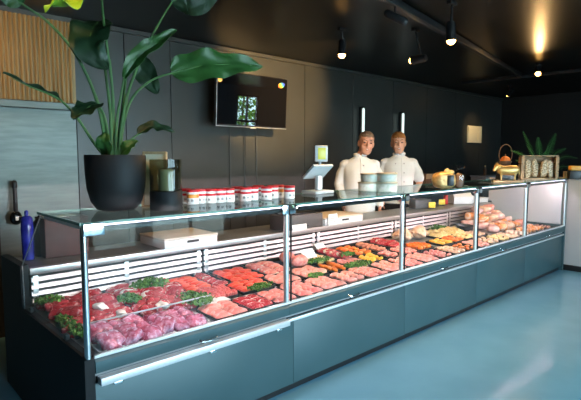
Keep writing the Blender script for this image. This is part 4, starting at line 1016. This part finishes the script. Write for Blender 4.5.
def mound(x, y, w, d, h, mt, name, label, seed=1, n=26):
    bm = bmesh.new(); rr = random.Random(seed)
    g = []
    for i in range(n + 1):
        row = []
        for j in range(n + 1):
            u, v = i / n * 2 - 1, j / n * 2 - 1
            k = max(0, (1 - abs(u) ** 3.2)) ** .5 * max(0, (1 - abs(v) ** 3.2)) ** .5
            row.append(bm.verts.new((u * w / 2, v * d / 2, h * k * (.8 + .35 * noise.noise(Vector((u * 3, v * 3, seed)))) + .005 * k * noise.noise(Vector((u * 22, v * 22, seed))))))
        g.append(row)
    for a, b in zip(g, g[1:]):
        for j in range(n): bm.faces.new((a[j], a[j + 1], b[j + 1], b[j]))
    vb = [bm.verts.new((u * w / 2, v * d / 2, -.0005)) for u, v in ((-1, -1), (1, -1), (1, 1), (-1, 1))]
    bm.faces.new(vb)
    o = obj(name, bm, M[mt], None, deck_pt(x, y, .0045), (SL, 0, 0)); return tag(o, label, name.split('_')[-1])
def parsley(x, y, rx, ry, h, label, n=260, seed=1, dz=.02):
    rr = random.Random(seed); bm = bmesh.new(); rx *= 1.3; ry *= 1.3; h *= .8
    for i in range(n):
        a = rr.uniform(0, 2 * PI); q = rr.random() ** .5; c = Vector((rx * q * math.cos(a), ry * q * math.sin(a), h * rr.random() * (1 - .5 * q)))
        s = rr.uniform(.006, .015); c += Vector((noise.noise(Vector((i, seed, 0)) * .37), noise.noise(Vector((i, seed, 5)) * .37), 0)) * rx * .5; e = Euler((rr.uniform(-1.2, 1.2), rr.uniform(-1.2, 1.2), rr.uniform(0, 6))).to_matrix()
        vs = [bm.verts.new(c + e @ Vector(p) * s) for p in ((-1, 0, 0), (-.3, -.8, .3), (.5, -.6, -.1), (1, 0, .3), (.5, .7, 0), (-.4, .7, .3))]
        bm.faces.new(vs)
    rt = empty('parsley_bunch', deck_pt(x, y, dz), 0, label, 'herb', 'green garnish among the meat')
    obj('leaves', bm, M['parsley'], rt, smooth=False)
    bm = bmesh.new()
    for i in range(7): tube(bm, [(rx * .2 * math.cos(i), ry * .2 * math.sin(i), 0), (rx * .6 * math.cos(i), ry * .6 * math.sin(i), h * .6)], .0022, 5)
    obj('stalks', bm, M['stem'], rt)
    return rt
# ---- first bay
tray(1.04, 2.93, .36, .34, 'at the back left of the first bay', 'beef_rib', 3, 4, 'marbled red rib steak', sc=1.12, tilt=.45, jit=.014)
tray(1.46, 2.93, .42, .34, 'at the back middle of the first bay', 'beef_steak', 3, 4, 'large dark red beef steak', sc=1.15, tilt=.4, jit=.014)
tray(1.02, 2.62, .34, .22, 'in the middle row, left in the first bay', 'beef_rib', 3, 3, 'red beef piece with white fat', ang=-.4, sc=1.05, tilt=.3)
tray(1.44, 2.64, .42, .22, 'in the middle row, centre of the first bay', 'beef_rib', 4, 2, 'thick fat-edged beef piece', ang=.9, sc=1.15, tilt=.35)
tray(1.185, 2.365, .62, .22, 'along the front glass, left in the first bay', 'veal_cut', 6, 3, 'wrapped lilac pink veal cut', sc=.80, jit=.01, cover='white', tilt=.4)
# clear divider
rt = empty('tray_divider', (1.25, 2.49, zdeck(2.49)), 0, 'clear plastic divider strip standing between lilac veal and red beef', 'divider')
bm = bmesh.new(); box(bm, .88, 1.66, 2.4905, 2.4955, zdeck(2.49), zdeck(2.49) + .075); wpart('strip', bm, M['plastic'], rt, False)
bm = bmesh.new(); box(bm, .88, 1.66, 2.488, 2.498, zdeck(2.49) + .0752, zdeck(2.49) + .083, 0, .002); wpart('top_edge', bm, M['greybox'], rt)
for k, (x, y, lab) in enumerate(((1.08, 2.74, 'white fat-covered bone piece among the red beef at the left, rear one'), (1.12, 2.56, 'white fat-covered bone piece nearer the clear divider strip'), (1.36, 2.55, 'white fat-covered bone piece left of the parsley by the divider'))):
    o = link('bone_piece', mesh('bone_piece', blob(bmesh.new(), .040, .028, .020, k, .4, 30, 2.4, 24, 12), M['fat']), None, deck_pt(x, y, .062), (SL, .1, k)); tag(o, lab, 'bone')
tray(1.775, 2.93, .19, .34, 'at the back right of the first bay', 'marinated_strip', 2, 6, 'red seasoned meat strip', mats=('redcube',), ang=.2, sc=1.1)
tray(1.95, 2.935, .13, .34, 'at the back, just before the second post', 'beef_steak', 1, 5, 'small red steak', ang=.2, sc=.7)
tray(2.20, 2.93, .30, .34, 'at the back, just past the second post', 'pork_chop', 3, 4, 'orange-red seasoned steak', mats=('redcube', 'redcube'), ang=.3, sc=.9)
tray(1.80, 2.645, .24, .20, 'in the middle row, right in the first bay', 'meat_cube', 5, 4, 'red minced meat lump', mats=('mince',), sc=1.15)
tray(2.10, 2.66, .28, .22, 'in the middle row at the second post', 'marinated_strip', 3, 4, 'bright red marinated strip', mats=('redcube',), ang=.2, sc=1.1)
tray(1.665, 2.37, .24, .22, 'along the front glass, centre right in the first bay', 'pork_cutlet', 2, 4, 'pale pink veal cutlet', ang=.15, mats=('pork',))
tray(1.90, 2.37, .19, .22, 'along the front glass, left of the second post', 'beef_steak', 2, 3, 'thin red steak', sc=.75)
tray(2.10, 2.37, .18, .22, 'along the front glass, at the second post', 'pork_cutlet', 2, 4, 'deep pink pork slice', mats=('pork',), sc=.9)
rt = link('paper_sheet', mesh('paper_sheet', bx(-.10, .10, -.045, .045, 0, .0015), M['paper'], False), None, deck_pt(1.70, 2.515, .028), (SL, 0, .1)); tag(rt, 'white greaseproof paper lying between the red trays of the first bay', 'paper')
parsley(1.50, 2.98, .085, .05, .07, 'big parsley bunch at the back of the first bay, before the white louvres', 420, 1, .045)
parsley(1.60, 2.56, .07, .10, .055, 'loose parsley heap in the middle of the first bay, right of the beef', 380, 2, .045)
parsley(.90, 3.05, .055, .07, .05, 'green garnish in the back left corner of the first bay', 220, 3, .04)
parsley(.87, 2.62, .030, .16, .045, 'narrow strip of green garnish along the left side glass', 300, 4, .03)
parsley(1.27, 2.78, .045, .07, .05, 'parsley tuft between the two rear beef trays', 200, 5, .05)
parsley(2.10, 2.55, .07, .035, .04, 'parsley row just at the second post', 160, 6, .03)
# ---- second bay
x0 = 2.36
tray(2.50, 2.93, .27, .34, 'at the back left of the second bay', 'pork_chop', 2, 4, 'pale bone-in pork chop', ang=.2, bone=True, sc=1.1)
tray(2.78, 2.93, .24, .34, 'at the back, second from left in the second bay', 'roast', 1, 2, 'pink rolled roast', sc=.85, ang=.3)
tray(3.04, 2.93, .24, .34, 'at the back, third from left in the second bay', 'marinated_strip', 2, 5, 'golden chicken strip', mats=('yellowpasta',), ang=.3, sc=1.1)
tray(3.30, 2.93, .24, .34, 'at the back, before the third post', 'beef_steak', 1, 4, 'dark red topside slice', sc=1.1, ang=.2)
tray(2.40, 2.65, .26, .20, 'in the middle row, left in the second bay', 'pork_cutlet', 2, 3, 'light pink turkey slice', ang=.1)
tray(2.68, 2.65, .26, .20, 'in the middle row, second from left in the second bay', 'pork_cutlet', 2, 3, 'broad pork slice', ang=.3, sc=1.1)
tray(2.95, 2.65, .24, .20, 'in the middle row, third from left in the second bay', 'marinated_strip', 2, 4, 'orange skewer piece', ang=1.1, sc=1.15)
tray(3.21, 2.65, .24, .20, 'in the middle row, right in the second bay', 'pork_chop', 2, 3, 'rosy pork medallion', ang=.4, mats=('pork', 'pork'))
for k, (x, kd, wd, mt) in enumerate(((2.33, 'pork_cutlet', 'thin pink ham steak', ('pork',)), (2.58, 'pork_cutlet', 'smooth pale pink cutlet', None), (2.83, 'chicken_fillet', 'plump pale chicken fillet', ('cutlet',)), (3.08, 'pork_chop', 'fat-edged pink chop', None))):
    tray(x, 2.38, .235, .24, ('along the front glass, %s in the second bay' % ['leftmost', 'second from left', 'third from left', 'rightmost'][k]), kd, 2, 4, wd, mats=mt, ang=.2)
parsley(2.62, 2.52, .05, .03, .03, 'tiny parsley tuft in the front left of the second bay', 90, 7, .03)
parsley(2.95, 2.80, .10, .035, .04, 'parsley row behind the orange skewer pieces of the second bay', 220, 8, .035)
parsley(3.12, 2.52, .11, .035, .045, 'parsley row before the rosy medallions of the second bay', 240, 9, .035)
parsley(3.32, 2.80, .07, .03, .04, 'parsley row near the third post, at the back', 140, 10, .035)
def card(x, y, label, mt='paper', w=.06, h=.055):
    t = empty('price_tag', deck_pt(x, y, .055), 0, label, 'tag', 'price tags among the meat')
    bm = bmesh.new(); box(bm, -w, w, -.0015, .0015, 0, h, 0, .0005, Matrix.Rotation(-.75, 4, 'X')); obj('tag_plate', bm, M[mt], t)
    bm = bmesh.new(); tube(bm, [(0, .002, .0), (0, .004, -.045)], .002, 6); obj('pin', bm, M['satin'], t)
card(2.92, 2.86, 'white blank tag on the rolled roasts at the back of the second bay', w=.075, h=.09)
card(3.26, 3.06, 'pale tag leaning at the louvres near the third post', w=.06)
# ---- third bay
tray(3.56, 2.93, .25, .34, 'at the back left of the third bay', 'marinated_strip', 2, 5, 'bright orange marinated chicken strip', ang=.3, sc=1.15)
tray(3.83, 2.93, .25, .34, 'at the back, second from left in the third bay', 'sausage', 1, 7, 'red raw sausage', ang=.1)
tray(4.10, 2.93, .25, .34, 'at the back, third from left in the third bay', 'beef_steak', 1, 4, 'dark beef slice', sc=1.1)
tray(3.47, 2.65, .24, .20, 'in the middle row, leftmost in the third bay', 'marinated_strip', 2, 4, 'mustard yellow strip', mats=('mustard',), ang=.3, sc=1.1)
tray(3.73, 2.65, .24, .20, 'in the middle row, second from left in the third bay', 'sausage', 1, 5, 'pink fresh sausage', mats=('pork',), ang=.15)
tray(3.99, 2.65, .24, .20, 'in the middle row, third from left in the third bay', 'pork_chop', 2, 3, 'pink neck steak', ang=.3)
tray(4.25, 2.65, .24, .20, 'in the middle row, rightmost in the third bay', 'meat_cube', 4, 3, 'orange marinated cube', mats=('marinade',), sc=1.2)
for k, (x, kd, wd, mt) in enumerate(((3.36, 'pork_cutlet', 'pale rosy turkey cutlet', None), (3.62, 'pork_chop', 'light pink loin chop', None), (3.88, 'pork_cutlet', 'white-pink veal slice', ('cutlet',)), (4.14, 'marinated_strip', 'salmon pink meat strip', ('pork',)), (4.40, 'chicken_fillet', 'pale chicken breast', None))):
    tray(x, 2.38, .24, .24, 'along the front glass, %s in the third bay' % ['leftmost', 'second from left', 'third from left', 'fourth from left', 'rightmost'][k], kd, 2, 4 if kd != 'marinated_strip' else 5, wd, mats=mt, ang=.2)
def chicken_mesh():
    b = bmesh.new(); blob(b, .105, .078, .068, 1, .05, 8, 2.2, 24, 16, M4=Matrix.Translation((0, 0, .07)))
    for s in (-1, 1):
        blob(b, .058, .032, .036, 2, .04, 8, M4=Matrix.Translation((-.055, s * .062, .062)) @ Matrix.Rotation(s * -.5, 4, 'Z'))
        tube(b, [(-.09, s * .058, .07), (-.135, s * .035, .085), (-.15, s * .03, .092)], [.024, .012, .015], 10)
        tube(b, [(.05, s * .068, .085), (.02, s * .10, .06), (.06, s * .105, .05)], [.018, .015, .010], 10)
    blob(b, .05, .06, .04, 4, .04, 8, M4=Matrix.Translation((.05, 0, .105)))
    return remeshed('whole_chicken', b, .006, M['chicken'], 3)
chm = chicken_mesh()
for x, y, a, lab in ((4.40, 2.95, .5, 'whole raw chicken, left one of the pair at the back of the third bay'), (4.68, 2.93, .35, 'whole raw chicken, right one of the pair by the fourth post')):
    tag(link('whole_chicken', chm, None, deck_pt(x, y, .0), (SL, 0, a)), lab, 'chicken')
parsley(5.28, 3.04, .09, .05, .07, 'dark green garnish at the back of the fourth bay, before the louvres', 240, 11, .03)
# ---- fourth bay
for k, (x, mt, nm, lab) in enumerate(((4.98, 'yellowpasta', 'spaetzle_mound', 'mound of pale yellow salad at the back left of the fourth bay'), (5.30, 'yellowpasta', 'salad_mound', 'mound of creamy salad at the back, right of the first yellow mound'))):
    t = empty('display_tray', deck_pt(x, 2.88), 0, 'black tray under the %s' % lab[9:], 'tray', 'trays on the deck of the counter', rx=SL)
    link('tray_shell', mesh('tray', tray_bm(.29, .30), M['black'], False), t)
    mound(x, 2.88, .27, .28, .075, mt, nm, lab, k + 3)
tray(4.66, 2.65, .24, .20, 'in the middle row, leftmost in the fourth bay', 'marinated_strip', 2, 4, 'golden breaded strip', mats=('mustard',), ang=.2, sc=1.15)
tray(4.92, 2.65, .24, .20, 'in the middle row, second from left in the fourth bay', 'marinated_strip', 2, 4, 'deep orange piece', ang=.2, sc=1.15)
tray(5.18, 2.65, .24, .20, 'in the middle row, third from left in the fourth bay', 'chicken_fillet', 2, 4, 'yellowish chicken piece', mats=('yellowpasta',), ang=.2)
tray(5.44, 2.65, .24, .20, 'in the middle row, rightmost in the fourth bay', 'chicken_fillet', 2, 4, 'creamy pale fillet', ang=.2)
for k, (x, kd, wd, mt) in enumerate(((4.66, 'marinated_strip', 'orange glazed piece', ('marinade',)), (4.92, 'pork_cutlet', 'pale pink schnitzel', None), (5.18, 'chicken_fillet', 'cream coloured fillet', None), (5.44, 'chicken_fillet', 'light yellow fillet', ('yellowpasta',)), (5.70, 'pork_cutlet', 'cream pink slice', ('chicken',)))):
    tray(x, 2.38, .24, .24, 'along the front glass, %s in the fourth bay' % ['leftmost', 'second from left', 'third from left', 'fourth from left', 'rightmost'][k], kd, 2, 3, wd, mats=mt, ang=.2)
bl = deck_pt(5.62, 2.86); t = empty('black_bowl', bl, 0, 'black bowl of salad at the back right of the fourth bay', 'bowl', rx=SL)
bm = bmesh.new(); lathe(bm, [(0, 0), (.06, 0), (.09, .02), (.115, .07), (.11, .07), (.085, .025), (0, .01)], 26); obj('bowl_shell', bm, M['black'], t)
# ---- pile of packs, fourth and fifth bay
pr = random.Random(4); n = 0
rows = [(5.86, 2.62, 0), (6.06, 2.62, 0), (6.26, 2.62, 0), (6.46, 2.62, 0), (6.66, 2.62, 0), (5.90, 2.80, .0), (6.10, 2.80, .0), (6.30, 2.80, 0), (6.5, 2.80, 0), (5.95, 2.98, 0), (6.15, 2.98, 0), (6.35, 2.98, 0), (6.55, 2.98, 0), (6.75, 2.85, 0),
        (5.98, 2.82, .085), (6.18, 2.80, .085), (6.38, 2.80, .085), (6.02, 2.98, .085), (6.22, 2.98, .085), (6.42, 2.98, .085), (6.58, 2.92, .085), (6.10, 2.95, .165), (6.30, 2.94, .165), (6.47, 2.98, .165)]
for i, (x, y, dz) in enumerate(rows):
    mt = pr.choice(['orangepack', 'pinkpack', 'orangepack', 'pinkpack', 'cutlet', 'chicken'])
    o = link('meat_pack', piece_mesh('meat_pack', i % 4, (mt,)), None, deck_pt(x + pr.uniform(-.01, .01), y, dz + .043), (SL + pr.uniform(-.2, .3), pr.uniform(-.2, .2), pr.uniform(-1.3, 1.3))); o.scale = (pr.uniform(.85, 1.15), pr.uniform(.9, 1.25), pr.uniform(.9, 1.15))
    lay = 'bottom layer' if dz == 0 else ('middle layer' if dz < .1 else 'top')
    tag(o, '%s wrapped meat pack in the %s of the pile by the white end wall' % ({'orangepack': 'orange', 'pinkpack': 'pink', 'cutlet': 'rosy', 'chicken': 'cream'}[mt], lay), 'pack', '%s packs in the %s of the pile' % (mt, lay))
for k, (x, kd, wd, mt) in enumerate(((5.96, 'chicken_fillet', 'pale boiled sausage piece', ('palesausage',)), (6.23, 'meat_pack', 'orange smoked piece', ('orangepack',)), (6.50, 'meat_pack', 'bright orange slab', ('orangepack',)), (6.78, 'sausage', 'reddish brown sausage', None))):
    tray(x, 2.38, .25, .24, 'along the front glass, %s in the fifth bay' % ['leftmost', 'second from left', 'third from left', 'rightmost'][k], kd, 2 if kd != 'sausage' else 1, 2 if kd == 'meat_pack' else 4, wd, mats=mt, ang=.2, sc=.6 if kd == 'meat_pack' else 1)
parsley(6.85, 2.98, .06, .05, .08, 'green garnish in the back right corner of the fifth bay', 160, 12, .02)

# ------------------------------------------------------------------ colour management
vs = scene.view_settings; scene.display_settings.display_device = 'sRGB'
vs.view_transform = 'Standard'; vs.look = 'None'; vs.gamma = 1; vs.use_curve_mapping = False; vs.exposure = 0
cy = scene.cycles
cy.use_denoising = True; cy.max_bounces = 10; cy.transparent_max_bounces = 24; cy.glossy_bounces = 5; cy.diffuse_bounces = 4; cy.sample_clamp_indirect = 4; cy.caustics_reflective = False; cy.caustics_refractive = False
